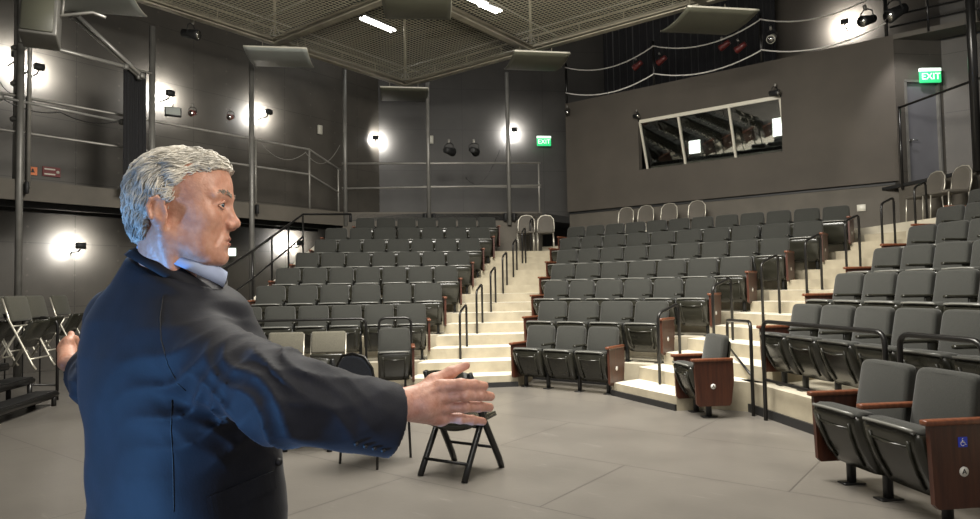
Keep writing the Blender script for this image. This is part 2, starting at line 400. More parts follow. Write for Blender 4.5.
# sloping side kerb of the left block
k = MB(); pa = BP('l', uL('l', .6)-.10, A0+.6*DR, 0); pb = BP('l', uL('l', 7.2)-.10, A0+7.2*DR, 0)
za, zb = RISE*.6+.18, RISE*7.2+.18
w = Vector((R2, R2, 0))*.07
k.add([pa-w, pa+w, pb+w, pb-w, pa-w+Vector((0, 0, za)), pa+w+Vector((0, 0, za)), pb+w+Vector((0, 0, zb)), pb-w+Vector((0, 0, zb))],
      [(0, 3, 2, 1), (4, 5, 6, 7), (0, 1, 5, 4), (1, 2, 6, 5), (2, 3, 7, 6), (3, 0, 4, 7)])
struct('trim_3', k, MT['nosing'])
# ------------------------------------------------------------------ auditorium seats
PW = .52
def seat_parts():
    P = {}
    # backrest: padded, leaning, local -y is the front
    def backpad(w, z0, z1, th, off, r=.05, bul=.02, nx=12, nz=10):
        """front-bulged pad as closed lofted rounded slab"""
        rings = []
        n = 24
        for i in range(9):
            t = i/8; 
            ins = 1-(abs(2*t-1)**6)*.10
            y = off - th*t
            ring = []
            for k in range(n*2):
                a = 2*math.pi*k/(n*2); c, s_ = math.cos(a), math.sin(a); e = .22
                x = (abs(c)**e)*math.copysign(1, c)*w/2*ins; z = (abs(s_)**e)*math.copysign(1, s_)*(z1-z0)/2*ins
                zz = (z0+z1)/2+z
                taper = 1-.05*((zz-z0)/(z1-z0))
                yy = y-(bul*(1-(x/(w/2))**2)*(1-(z/((z1-z0)/2))**2) if t > .5 else 0)*(t-.5)*2
                lean = -(z1-zz)*.17
                ring.append((x*taper, yy+lean, zz))
            rings.append(ring)
        return rings
    mb = MB(); mb.loft(backpad(PW-.035, .44, .865, .075, .035)); P['backrest'] = mb.mesh('backrest', MT['fabric'])
    mb = MB(); mb.loft(backpad(PW-.045, .36, .80, .02, .058, bul=0)); P['back_shell'] = mb.mesh('back_shell', MT['plastic'])
    # tipped-up seat: black pan outside, fabric cushion behind; profile in (y,z)
    def sweep(prof, wf, n=14, mi=0):
        rings = []
        for i in range(n+1):
            t = -1+2*i/n; sh = (1-abs(t)**5*.12)
            cy = sum(p[0] for p in prof)/len(prof); cz = sum(p[1] for p in prof)/len(prof)
            rings.append([(wf(p, t), cy+(p[0]-cy)*sh, cz+(p[1]-cz)*(1-abs(t)**6*.05)) for p in prof])
        return rings
    pan = [(-.425, .545), (-.440, .520), (-.425, .44), (-.385, .33), (-.325, .22), (-.265, .155), (-.215, .145), (-.20, .18), (-.25, .25), (-.30, .36), (-.345, .47), (-.375, .545)]
    wf = lambda p, t: t*(PW-.05)/2*(1-.10*max(0, (.5-p[1])/.35))
    mb = MB(); mb.loft(sweep(pan, wf)); P['seat_pan'] = mb.mesh('seat_pan', MT['plastic'])
    rib = MB()
    for s_ in (-1, 1): rib.tube([(s_*.16, -.437, .49), (s_*.155, -.418, .40), (s_*.148, -.375, .29), (s_*.14, -.318, .205)], .012, 6)
    rib.tube([(-.155, -.43, .455), (0, -.436, .447), (.155, -.43, .455)], .009, 6)
    P['pan_rib'] = rib.mesh('pan_rib', MT['plastic'])
    ed = MB(); ed.tube([(-.205, -.425, .545), (-.20, -.441, .556), (-.10, -.446, .560), (0, -.447, .561), (.10, -.446, .560), (.20, -.441, .556), (.205, -.425, .545)], .011, 8)
    P['seat_lip_glint'] = ed.mesh('seat_lip_glint', MT['edge'])  # pale strip added along the pan lip to imitate its glint
    cu = [(-.385, .575), (-.425, .560), (-.43, .54), (-.36, .52), (-.33, .42), (-.28, .30), (-.22, .20), (-.165, .21), (-.17, .30), (-.20, .42), (-.25, .52), (-.31, .57)]
    mb = MB(); mb.loft(sweep(cu, lambda p, t: t*(PW-.06)/2)); P['seat_cushion'] = mb.mesh('seat_cushion', MT['fabric'])
    mb = MB(); rbox((0, 0, 0), (.045, .055, .30), .008, 1, mb=mb); mb.v = [(x, y-.20, z+.15) for x, y, z in mb.v]
    rbox((0, -.20, .006), (.09, .16, .012), .004, 1, mb=mb); rbox((0, -.17, .33), (.03, .12, .28), .01, 1, mb=mb)
    P['pedestal'] = mb.mesh('pedestal', MT['seatmetal'])
    mb = MB(); rbox((0, -.205, .618), (.05, .36, .03), .013, 2, mb=mb); rbox((0, -.10, .52), (.025, .10, .18), .01, 1, mb=mb); P['armrest'] = mb.mesh('armrest', MT['plastic'])
    # wood end panel with armrest cap
    mb = MB(); rings = []
    pr = [(.03, .60), (.035, .40), (.0, .16), (-.02, .135), (-.36, .135), (-.385, .16), (-.40, .60)]
    mb.add([(-.016, y, z) for y, z in pr]+[(.016, y, z) for y, z in pr], [tuple(range(6, -1, -1)), tuple(range(7, 14))]+[(i, (i+1) % 7, 7+(i+1) % 7, 7+i) for i in range(7)])
    P['end_panel'] = mb.mesh('end_panel', MT['wood'])
    mb = MB(); rbox((0, -.20, .617), (.058, .46, .034), .01, 2, mb=mb); P['wood_armrest'] = mb.mesh('armrest', MT['arm'])
    mb = MB(); mb.tube([(0, 0, 0), (.004, 0, 0)], .028, 20); P['row_disc'] = mb.mesh('row_disc', MT['white'])
    return P
SP = seat_parts()
def seat_obj(me, parent, loc=(0, 0, 0), name=None):
    o = bpy.data.objects.new(name or me.name, me); COL.objects.link(o); o.parent = parent; o.location = loc; return o
def make_seat(b, u, a, z, pitch, label, group, left_end=False, right_end=False, inner='dark', simple=False, rot=0, left_arm=False):
    r = empty('auditorium_seat', BP(b, u, a, z), RB[b]+rot); r.scale = (pitch/PW, 1, 1)
    tag(r, label, 'theatre seat', group)
    for k in ('backrest', 'back_shell', 'seat_pan', 'seat_cushion'): seat_obj(SP[k], r)
    seat_obj(SP['seat_lip_glint'], [c for c in r.children if c.name.startswith('seat_pan')][0])
    if not simple: seat_obj(SP['pan_rib'], [c for c in r.children if c.name.startswith('seat_pan')][0])
    h = PW/2
    def end(sx):
        e = seat_obj(SP['end_panel'], r, (sx*(h+.012), 0, 0)); seat_obj(SP['wood_armrest'], r, (sx*(h+.012), 0, 0))['label'] = 'mahogany armrest'
        if (sx > 0): seat_obj(SP['row_disc'], e, (.016, -.20, .34))
        seat_obj(SP['pedestal'], r, (sx*(h-.10), 0, 0)); return e
    e = None
    if left_end: end(-1)
    elif left_arm: pass
    if right_end: e = end(1)
    else:
        seat_obj(SP['pedestal'], r, (h-.03 if inner == 'dark' else h-.06, 0, 0)); seat_obj(SP['armrest'] if inner == 'dark' else SP['wood_armrest'], r, (h, 0, 0))
    return r, e
ROWNAME = {}
def row(b, j, ua, ub, n, a, z, blockname, simple=False, le=True, re=True, rowword=None):
    p = (ub-ua)/n
    for i in range(n):
        side = 'left' if b != 'r' else 'stair'
        if i == 0: w = 'at the left end of' if b != 'r' else 'at the stair end of'
        elif i == n-1 and re: w = 'at the right end of'
        elif i == n-2 and re: w = 'second from the right in'
        else: w = '%s from the left in' % ORD[i+1] if b != 'r' else '%s from the stairs in' % ORD[i+1]
        lab = 'dark grey tip-up seat %s %s, %s' % (w, rowword, blockname)
        make_seat(b, ua+(i+.5)*p, a, z, p, lab, 'tip-up seats in %s, %s' % (rowword, blockname), left_end=(i == 0 and le), right_end=(i == n-1 and re), simple=simple)
RN = ['the floor row', 'the first raised row', 'the second raised row', 'the third raised row', 'the fourth raised row', 'the fifth raised row', 'the sixth raised row', 'the seventh raised row']
ox = O[0]
cl = [-5.6, -6.01, -6.49, -6.93, -7.37, -7.86, -8.22]; cr = [-4.06, -3.74, -3.38, -3.12, -2.77, -2.43, -2.16]; cn = [3, 4, 6, 7, 9, 10, 12]
for k in range(7):
    row('c', k, cl[k]-ox+.02, cr[k]-ox-.02, cn[k], A0+DR*k, RISE*k, 'centre block', simple=k > 3, rowword=RN[k])
uo = (O[0]+O[1])*R2
ll = [None, -3.12, -2.44, -2.29, -2.08, -1.84, -1.72, -1.10]; lr = [None, .42, .73, 1.08, 1.40, 1.73, 2.08, 2.35]
for j in range(1, 8):
    row('l', j, ll[j]-uo, lr[j]-uo-.03, 7 if j != 2 else 6, A0+DR*j, RISE*j, 'left block', simple=j > 2, rowword=RN[j])
ur = (O[0]-O[1])*R2
rl = [None, -6.84, -7.44, -7.99, -8.5, -9.04, -9.45]; rn = [None, 6, 5, 5, 4, 3, 3]
for j in range(1, 7):
    row('r', j, rl[j]-ur+.02, rl[j]-ur+.02+.508*rn[j], rn[j], A0+DR*j, RISE*j, 'right block', re=False, le=True, rowword=RN[j])
# floor row of the left block: one seat with wood end panel
make_seat('l', (-7.15+6.65)/2*0+((-7.15+6.65)*R2+(-6.82+6.98)*R2)/2-uo, A0, 0, .50, 'single grey tip-up seat on the floor before the left block', None, left_end=False, right_end=True)
# floor row of the right block: single seat by the stairs and the pair in the right foreground
def row_letter(e, t='A'):
    x = text_mesh(t, .042, 'row_letter', MT['black'], e); x.location = (.0205, -.20, .34); x.rotation_euler = (math.pi/2, 0, math.pi/2)
def us(X, Y): return (X-Y)*R2-ur
s1, e1 = make_seat('r', us(-2.485, 7.425), A0+.13, 0, .50, 'single tip-up seat with wooden sides at the foot of the right stairs', None, left_end=True, right_end=True)
row_letter(e1)
ua = us(-.83, 5.60); 
s2, e2 = make_seat('r', ua+.30, A0+.02, 0, .52, 'left seat of the tip-up pair standing alone in the right foreground', None, left_end=True, inner='wood')
s3, e3 = make_seat('r', ua+.82, A0+.02, 0, .52, 'right seat of the foreground tip-up pair, blue wheelchair sign on its panel', None, right_end=True)
row_letter(e3)
# blue access sign (square plate with a simple wheelchair figure)
pl = MB(); pl.box((0, 0, 0), (.003, .056, .056)); ps = pl.build('access_sign', MT['blue'], e3); ps.location = (.018, -.20, .505)
ic = MB(); ic.tube([(.003, -.004, .019), (.003, -.0041, .0191)], .0045, 8); ic.tube([(.003, -.004, .012), (.003, -.002, -.002), (.003, .009, -.002), (.003, .014, -.014), (.003, .019, -.013)], .0022, 6)
ic.tube([(.003, -.003+.012*math.cos(t), -.008+.012*math.sin(t)) for t in [math.radians(x) for x in range(110, 350, 24)]], .0018, 6)
ic.tube([(.003, -.003, .006), (.003, .007, .005)], .0018, 6); ic.build('access_symbol', MT['white'], ps)
# ------------------------------------------------------------------ handrails
def handrail(foot_a, foot_b, h, label, group, r=.019):
    pts = yoke_pts(foot_a, foot_b, h); o = MB().tube(pts, r, 10).build('handrail', MT['rail'])
    return tag(o, label, 'handrail', group)
phi = math.radians(113); dv = Vector((math.cos(phi), math.sin(phi), 0))
WORDS = ['lowest', 'second', 'third', 'fourth', 'fifth', 'sixth', 'topmost']
for k in range(7):
    s_ = .97*k; a = Vector((-6.7, 7.94, 0))+dv*s_; b = a+dv*.36
    a.z = .1625+.325*k; b.z = a.z+.1625
    # keep feet on steps: height from ring position
    handrail(a, b, (.88, .84), '%s black hoop handrail going up the stairs between left and centre blocks' % WORDS[k], 'hoop handrails on the left stairs')
th = math.radians(66.8); dv2 = Vector((math.cos(th), math.sin(th), 0))
for k in range(7):
    r_ = 2.72+.985*k; a = Vector((O[0], O[1], 0))+dv2*r_; b = a+dv2*.36
    a.z = .1625+.325*k; b.z = a.z+.1625
    handrail(a, b, (.89, .85), '%s black hoop handrail going up the stairs between centre and right blocks' % WORDS[k], 'hoop handrails on the right stairs')
# guard rails on the front edge of the right block
def rail_mb(polys, r=.019):
    mb = MB()
    for p in polys: mb.tube(p, r, 10)
    return mb
qf = 3.02+(3.28-A0)
def PR(px, py): return PQ(px, py, qf, 'r')
t0 = empty('guard_rail', PZ(753.5, 416, 0)); tag(t0, 'black rail hoop with mid bar at the foot of the right stairs', 'handrail')
base = t0.location
A = PZ(753.5, 416, 0); top = PR(750, 322).z; Bt = PQ(727, 320, qf+.45, 'r'); B = Vector((Bt.x, Bt.y, .4875))
def rel(ps, o): return [Vector(p)-o.location for p in ps]
rail_mb([rel(arc_round([A, (A.x, A.y, top), Bt, B], .10), t0)]).build('hoop', MT['rail'], t0)
rail_mb([rel([(A.x, A.y, .42), (B.x, B.y, .62)], t0)], .014).build('mid_rail', MT['rail'], t0)
def front_rail(u0, u1, label, ztop, legs=(True, True)):
    a = BP('r', u0, 3.03, 0); b = BP('r', u1, 3.03, 0); t = empty('guard_rail', a); tag(t, label, 'guard rail')
    r = [(a.x, a.y, 0), (a.x, a.y, ztop), (b.x, b.y, ztop), (b.x, b.y, 0)]
    rail_mb([rel(arc_round(r, .10), t)], .021).build('hoop', MT['rail'], t)
    rail_mb([rel([(a.x, a.y, .42), (b.x, b.y, .42)], t)], .015).build('mid_rail', MT['rail'], t)
pz = PR(761, 322).z
u_of = lambda p: (p.x-p.y)*R2-ur
front_rail(u_of(PR(760, 322)), u_of(PR(881, 335)), 'long black guard rail along the front edge of the right block', PR(800, 325).z)
front_rail(u_of(PR(896, 338)), u_of(PR(979, 337)), 'black guard rail behind the foreground seat pair at the right edge', PR(930, 337).z)
# low rails before the left block
for (x0, x1, lab) in ((249, 366, 'wide black guard rail before the first raised row of the left block'), (379, 411, 'narrow black guard rail behind the single floor seat of the left block')):
    q = 9.97; a = PQ(x0, 322, q, 'l'); b = PQ(x1, 320, q, 'l'); t = empty('guard_rail', (a.x, a.y, 0)); tag(t, lab, 'guard rail')
    zt = 1.0
    rail_mb([rel(arc_round([(a.x, a.y, 0), (a.x, a.y, zt), (b.x, b.y, zt), (b.x, b.y, 0)], .10), t)]).build('hoop', MT['rail'], t)
    rail_mb([rel([(a.x, a.y, .38), (b.x, b.y, .38)], t)], .014).build('mid_rail', MT['rail'], t)
# sloping stair guard on the left side of the left block
t = empty('side_guard_rail', BP('l', uL('l', 1)-.22, A0+DR, 0)); tag(t, 'sloping black guard rail up the far left side of the left block', 'guard rail')
def sg(j, h): p = BP('l', uL('l', j)-.10, A0+DR*j, RISE*j+.18+h); return p-t.location
mb = MB(); mb.tube([sg(x, 1.0) for x in (0.2, 2, 3, 4, 5, 6)]+[sg(6, 1.0)+Vector((.75, .75, 0))], .024, 10); mb.build('top_rail', MT['rail'], t)
mb = MB(); mb.tube([sg(x, .5) for x in (0.2, 2, 3, 4, 5, 6)], .018, 8); mb.build('mid_rail', MT['rail'], t)
for j in (.6, 2.0, 3.0, 4.0, 5.0, 6.0): MB().tube([sg(j, -.02), sg(j, 1.0)], .020, 8).build('post', MT['rail'], t)
# ------------------------------------------------------------------ gallery rails and posts
def pole(name, p, z0, z1, r, m, label, cat='post', group=None, flange=None):
    t = empty(name, (p[0], p[1], z0)); tag(t, label, cat, group)
    MB().tube([(0, 0, 0), (0, 0, z1-z0)], r, 12).build('shaft', m, t)
    if flange is not None:
        mb = MB(); dz = flange-z0
        for s_ in (-1, 1): rbox((s_*.11*R2, s_*.11*R2, dz), (.10, .05, .20), .01, 1, mb=mb)
        mb.build('mounting_bracket', MT['black'], t)
    return t
for py_, lab in ((4.0, 'grey gallery post beside the hanging speaker at far left'), (6.16, 'grey gallery post behind the hanging black curtain'), (8.3, 'grey gallery post between two bright wall lights above his face')):
    pole('gallery_post', (XE+.08, py_), 0, 6.55, .055, MT['post'], lab, 'post', None, 3.2)
for (x, y), lab in (((XE+.05, 10.92), 'pale gallery post at the corner of left and corner galleries'), ((-11.42+.08, 12.34-.03), 'pale gallery post behind the left block, middle one'), ((-9.95+.06, 13.77-.04), 'dark gallery post beside the top of the left stairs')):
    pole('gallery_post', (x, y), 0 if lab[0] == 'z' else 3.0, 6.9, .05, MT['post'], lab, 'post', None, 3.2)
t = empty('gallery_railing', (XE+.0, 4, GZ)); tag(t, 'grey two-bar gallery railing along the left wall above his head', 'railing')
lt = [(XE, -5, 4.72), (XE, 9.88, 4.75), (XE, 10.80, 4.38)]; lm = [(XE, -5, 4.10), (XE, 9.88, 4.16), (XE, 10.80, 3.80)]
MB().tube(rel(lt, t), .026, 8).build('top_rail', MT['pipe'], t); MB().tube(rel(lm, t), .024, 8).build('mid_rail', MT['pipe'], t)
for y in (2, 4.12, 6.2, 8.45, 9.88, 10.74): MB().tube(rel([(XE, y, 3.3), (XE, y, 4.73 if y < 10 else 4.42)], t), .022, 8).build('post', MT['pipe'], t)
t = empty('gallery_railing', (-11.1, 12.66, GZ)); tag(t, 'grey two-bar railing of the corner gallery behind the left block', 'railing')
def cg(s, z): a = Vector((XE, 10.86, z)); b = Vector((-9.36, 14.4, z)); return a+(b-a)*s-t.location
MB().tube([cg(0, 4.55), cg(1, 4.60)], .026, 8).build('top_rail', MT['pipe'], t)
MB().tube([cg(0, 3.93), cg(1, 4.02)], .026, 8).build('mid_rail', MT['pipe'], t); MB().tube([cg(0.4, 3.99), cg(1, 3.97)], .018, 8).build('mid_rail', MT['pipe'], t)
for s_ in (.02, .99): MB().tube([cg(s_, 3.3), cg(s_, 4.58)], .022, 8).build('post', MT['pipe'], t)
# catwalk safety chains above the booth
def sag(a, b, d, n=12):
    a, b = Vector(a), Vector(b); return [a+(b-a)*(i/n)-Vector((0, 0, d*4*(i/n)*(1-i/n))) for i in range(n+1)]
cx = [-9.28, -6.75, -4.17, -1.72]; cwd = ['left', 'middle', 'right']
for i, x in enumerate(cx):
    pole('catwalk_post', (x, YB+.05), 6.3, 7.5, .035, MT['rail'], ['black catwalk post at the left end above the booth', 'black catwalk post left of centre above the booth window', 'black catwalk post above the right end of the booth window', 'tall black catwalk post above the exit door corner'][i])
for i in range(3):
    for z, w, d in ((7.38, 'upper', .28), (6.68, 'lower', .24)):
        o = MB().tube(sag((cx[i], YB+.01, z), (cx[i+1], YB+.01, z-.02), d), .016, 6).build('safety_rope', MT['rope'])
        tag(o, '%s white safety rope sagging across the %s gap above the booth wall' % (w, cwd[i]), 'rope')
t = empty('catwalk_railing', (-1.6, YB, 6.3)); tag(t, 'black bar railing of the catwalk above the exit door', 'railing')
for z in (7.36, 6.78, 6.55): MB().tube(rel([(-1.65, YB, z), (2.5, YB-.0, z)], t), .022, 8).build('bar', MT['rail'], t)
for x in (-1.0, -.2, 1.6): MB().tube(rel([(x, YB, 6.3), (x, YB, 7.38)], t), .022, 8).build('post', MT['rail'], t)
mb = MB(); mb.box((1.9, 15.9, 6.34), (7.0, .6, .10)); struct('catwalk_slab', mb, MT['lowwall'])
t = empty('gallery_railing', (-1.5, 15.3, 3.3)); tag(t, 'black rail crossing in front of the grey exit door', 'railing')
a = Vector((-1.52, 15.30, 0)); d = Vector((R2, -R2, 0))
MB().tube(rel([a+Vector((0, 0, 4.82)), a+d*3.2+Vector((0, 0, 4.82))], t), .024, 8).build('top_rail', MT['rail'], t)
MB().tube(rel([a+Vector((0, 0, 3.2)), a+Vector((0, 0, 4.85))], t), .026, 8).build('post', MT['rail'], t)
pp = PQ(977, 150, 9.7, 'r')
pole('gallery_post', (pp.x, pp.y), 3.25, 8.2, .07, MT['rail'], 'tall black gallery post at the right edge beside the exit door')
# ------------------------------------------------------------------ tension grid
GZR = 6.6; MOD = 3.85; GX = [-11.9+MOD*i for i in range(6)]; GY = [12.1-MOD*i for i in range(5)]
# beams along the module lines (each a truss: two tubes, flange and lacing)
def beam(a, b, label, edge=False):
    a, b = Vector(a), Vector(b); t = empty('grid_beam', a); tag(t, label, 'beam', None); d = (b-a); L = d.length; u = d.normalized(); s_ = u.cross(Vector((0, 0, 1)))
    rl = lambda ps: [Vector(p)-a for p in ps]
    mb = MB(); rot = math.atan2(d.y, d.x)
    mb.box((a+b)/2+Vector((0, 0, -.02))-a, (L, .14, .025), rz=rot); mb.box((a+b)/2+Vector((0, 0, .06))-a, (L, .02, .15), rz=rot); mb.build('flange', MT['gridtube'], t)
    mb = MB()
    for o_, z in ((.12, .02), (-.12, .02)): mb.tube(rl([a+s_*o_+Vector((0, 0, z)), b+s_*o_+Vector((0, 0, z))]), .025, 8)
    mb.build('chord_tube', MT['gridtube'], t)
    if edge:
        mb = MB(); mb.tube(rl([a+Vector((0, 0, .30)), b+Vector((0, 0, .30))]), .018, 6)
        n = int(L/1.0)
        for i in range(n+1): p = a+u*(L*i/n); mb.tube(rl([p, p+Vector((0, 0, .30))]), .013, 6)
        mb.build('edge_rail', MT['gridtube'], t)
    return t
names_x = ['left edge beam of the overhead wire grid', 'second overhead grid beam from the left wall', 'middle overhead grid beam running away from the camera', 'overhead grid beam right of the middle', 'overhead grid beam near the right wall', 'rightmost overhead grid beam']
for i, x in enumerate(GX): beam((x, GY[0], GZR), (x, GY[-1], GZR), names_x[i], edge=(i == 0))
names_y = ['far edge beam of the overhead wire grid above the booth', 'second overhead cross beam from the booth', 'third overhead cross beam from the booth', 'fourth overhead cross beam from the booth', 'nearest overhead cross beam']
for i, y in enumerate(GY): beam((GX[0], y, GZR-.001), (GX[-1], y, GZR-.001), names_y[i], edge=(i == 0))
# mesh panels
def wire_panel(x0, x1, y0, y1):
    mb = MB(); st = .085; w = .008
    n = int((x1-x0)/st)
    for i in range(1, n): 
        x = x0+(x1-x0)*i/n; mb.box((x, (y0+y1)/2, GZR+.05), (w, y1-y0, w))
    n = int((y1-y0)/st)
    for i in range(1, n):
        y = y0+(y1-y0)*i/n; mb.box(((x0+x1)/2, y, GZR+.056), (x1-x0, w, w))
    return mb
cw = ['first', 'second', 'third', 'fourth', 'fifth']
for i in range(5):
    for j in range(3):
        x0, x1 = GX[i]+.15, GX[i+1]-.15; y1, y0 = GY[j]-.15, GY[j+1]+.15
        c = Vector(((x0+x1)/2, (y0+y1)/2, GZR))
        v = c-CAM
        t = empty('mesh_ceiling', c); tag(t, 'square of overhead wire mesh, %s from the left, %s from the booth' % (cw[i], cw[j]), 'ceiling mesh', 'wire mesh squares of the overhead grid')
        mb = wire_panel(x0, x1, y0, y1); mb.v = [(a-c.x, b-c.y, d-c.z) for a, b, d in mb.v]; mb.build('wire_mesh', MT['wire'], t)
        mb = MB(); hx, hy = (x1-x0)/2, (y1-y0)/2
        mb.tube([(-hx, -hy, .03), (hx, -hy, .03), (hx, hy, .03), (-hx, hy, .03)], .022, 6, closed=True)
        mb.build('panel_frame', MT['gridtube'], t)
        mb = MB(); mb.tube([(-hx, hy-.62, .09), (hx, hy-.62, .09)], .014, 6); mb.tube([(-hx+.62, -hy, .09), (-hx+.62, hy, .09)], .014, 6); mb.build('stiffener', MT['lightpipe'], t)
# hangers at the nodes
for i, x in enumerate(GX[:4]):
    for j, y in enumerate(GY[:3]):
        t = empty('grid_hanger', (x, y, GZR)); tag(t, 'steel hanger above the grid, %s line from the left, %s from the booth' % (cw[i], cw[j]), 'hanger', 'hanger rods holding the overhead grid')
        MB().tube([(0, 0, .0), (0, 0, CEIL-GZR-.02)], .032, 8).build('rod', MT['gridtube'], t)
        mb = MB(); mb.box((0, 0, .12), (.22, .22, .02))
        for k in range(4):
            an = math.pi/4+k*math.pi/2; mb.tube([(math.cos(an)*.13, math.sin(an)*.13, .1), (0, 0, .42)], .012, 6)
        mb.build('node_plate', MT['lightpipe'], t)
# joists above the grid
for k in range(9):
    y = 14.5-1.6*k
    o = MB().box((-4, y, CEIL-.22), (20, .14, .40)).build('ceiling_joist', MT['darksteel']); tag(o, kind='structure')
# fluorescent strips and square light above the mesh
def strip(p0, p1, label):
    a, b = Vector(p0), Vector(p1); d = b-a; t = empty('fluorescent_light', (a+b)/2); t.rotation_euler.z = math.atan2(d.y, d.x); tag(t, label, 'light')
    L = d.length; MB().box((0, 0, .05), (L, .26, .06)).build('housing', MT['darksteel'], t)
    for s_ in (-.07, .07): MB().tube([(-L/2+.03, s_, -.005), (L/2-.03, s_, -.005)], .028, 8).build('tube', MT['tube'], t)
    MB().tube([(-L/2+.1, 0, .08), (-L/2+.1, 0, CEIL-a.z)], .008, 6).build('hanger_wire', MT['darksteel'], t)
ZL = 8.2
strip(PZ(361, 17, ZL), PZ(394, 31, ZL), 'twin tube fluorescent light above the mesh, left of the dark reflector panel')
strip(PZ(462, -6, ZL), PZ(486, 5, ZL), 'fluorescent light above the mesh at the top edge, right of the dark reflector panel')
strip(PZ(480, 4, ZL), PZ(500, 12, ZL), 'short fluorescent light above the mesh right of the top edge light')
# ------------------------------------------------------------------ reflector clouds
def cloud(center, w, dpt, rz, tiltx, label, m, curve=.18, sag=1, tilty=0):
    t = empty('reflector_panel', center, 0); t.rotation_euler = (tiltx, tilty, rz); tag(t, label, 'reflector panel', None)
    mb = MB(); n = 14; top = []; bot = []
    vs = []; fs = []
    for i in range(n+1):
        x = -w/2+w*i/n
        for j in range(9):
            y = -dpt/2+dpt*j/8; z = curve*sag*((2*y/dpt)**2-1)*.5
            vs.append((x, y, z))
    m_ = len(vs); vs += [(x, y, z+.03) for x, y, z in vs]
    for i in range(n):
        for j in range(8):
            a = i*9+j; fs.append((a, a+1, a+10, a+9)); fs.append((m_+a, m_+a+9, m_+a+10, m_+a+1))
    for i in range(n):
        for j in (0, 8): a = i*9+j; fs.append((a, a+9, m_+a+9, m_+a))
    for j in range(8):
        for i in (0, n): a = i*9+j; fs.append((a, a+1, m_+a+1, m_+a))
    mb.add(vs, fs, 0, True); sh = mb.build('shell', m, t)
    e = MB()
    for s_ in (-1, 1):
        e.tube([(-w/2+w*i/n, s_*dpt/2, .02) for i in range(n+1)], .018, 6)
    e.tube([(w/2, -dpt/2+dpt*j/8, curve*sag*((j/4-1)**2-1)*.5+.015) for j in range(9)], .012, 6)
    e.build('edge_strip', MT['clip'], t)
    return t
RC = math.radians(YAW)
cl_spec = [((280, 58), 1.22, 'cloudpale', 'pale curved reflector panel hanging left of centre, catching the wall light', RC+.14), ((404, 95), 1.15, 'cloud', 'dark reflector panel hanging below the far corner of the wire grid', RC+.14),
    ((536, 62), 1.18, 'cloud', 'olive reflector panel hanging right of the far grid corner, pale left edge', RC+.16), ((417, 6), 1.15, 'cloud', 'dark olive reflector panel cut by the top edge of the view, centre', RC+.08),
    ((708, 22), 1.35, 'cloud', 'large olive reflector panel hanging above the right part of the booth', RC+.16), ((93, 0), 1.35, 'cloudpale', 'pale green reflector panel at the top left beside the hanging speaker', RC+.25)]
for (px, py), w, m, lab, rz in cl_spec:
    c = PZ(px, py, 6.25); t = cloud(c, w, 1.15, rz, 0, lab, MT[m], curve=.12)
    mb = MB()
    for x in (-.35, .35): mb.tube([(x, 0, 0), (x, 0, .36)], .01, 6)
    mb.build('hanger_rod', MT['gridtube'], t)
# ------------------------------------------------------------------ stage lights
def fixture_proto():
    t = empty('stage_light'); tag(t, 'x', 'stage light')
    m = MB(); L = [(0, 0, -.16), (0, 0, -.15), (0, 0, -.02), (0, 0, .10), (0, 0, .16), (0, 0, .18)]
    m.tube([(0, y, 0) for _, _, y in L], [.05, .075, .085, .10, .108, .095], 16); m.v = [(x, -y, z) for x, y, z in m.v]
    m.build('body', MT['black'], t)
    y = MB(); y.tube([(-.12, 0, 0), (-.125, 0, .14), (-.05, 0, .19), (.05, 0, .19), (.125, 0, .14), (.12, 0, 0)], .012, 6); y.build('yoke', MT['black'], t)
    c = MB(); rbox((0, 0, .24), (.05, .06, .10), .01, 1, mb=c); c.build('clamp', MT['pipe'], t)
    l = MB(); l.tube([(0, -.181, 0), (0, -.186, 0)], .085, 16); l.build('lens', MT['chrome'], t); return t
FXP = fixture_proto(); FXK = kidmap(FXP)
FBK = [c for c in FXK[FXP] if c.name.startswith('body')][0].data; FBR = FBK.copy(); FBR.materials[0] = MT['red']; fx_first = [True]
def fixture(p, rz, sc, label, tilt=0, m=None, group=None):
    if m: sc *= .8
    if fx_first[0]: o = FXP; fx_first[0] = False
    else: o = copy_tree(FXP, FXK)
    o.location = p; o.rotation_euler = (tilt, 0, rz); o.scale = (sc,)*3; o['label'] = label
    for c in COL.objects:
        if c.parent == o and c.name.startswith('body'):
            if m == 'clip': c.data = FBK.copy(); c.data.materials[0] = MT['clip']
            elif m: c.data = FBR; c['label'] = 'dark red lamp body'
            else: c.data = FBK
    return o
fixture(PX(193, 113, XE+.05), RC, .75, 'small dark red stage light on the left gallery rail, left one', .3, 'red')
fixture(PX(231, 117, XE+.05), RC, .75, 'small dark red stage light on the left gallery rail nearer the wall lamp', .3, 'red')
fixture(PQ(449, 151, 16.9, 'l'), RC+2.6, 1.05, 'black stage light hanging in the corner gallery, left of the pair')
fixture(PQ(474, 151, 16.9, 'l'), RC+2.9, 1.05, 'black stage light hanging in the corner gallery, right of the pair')
for px, py, m, lab in ((638, 65, 'red', 'dark red stage light above the booth, first from the left'), (662, 60, 'red', 'dark red stage light beside the catwalk post above the booth window'), (725, 45, 'red', 'dark red stage light above the booth window, left of a second one'), (741, 47, 'red', 'dark red stage light above the booth window, close to the tall rope post')):
    fixture(PY(px, py, YB+.15), RC-2.4, 1.0, lab, .4, m)
fixture(PY(772, 38, YB+.1), RC-.6, 1.15, 'white bodied stage light on the catwalk right of the rope post', .5, 'clip')
fixture(PY(567, 112, YB-.1)+Vector((0, 0, 0)), RC, .6, 'tiny black clamp light at the top left corner of the booth wall', .5)
fixture(PY(774, 93, YB-.12), RC+.5, .7, 'small round black light on the top right corner of the booth window', .2)
fixture(PY(636, 116, YB-.12), RC+.5, .55, 'small round black light on the top left corner of the booth window', .2)
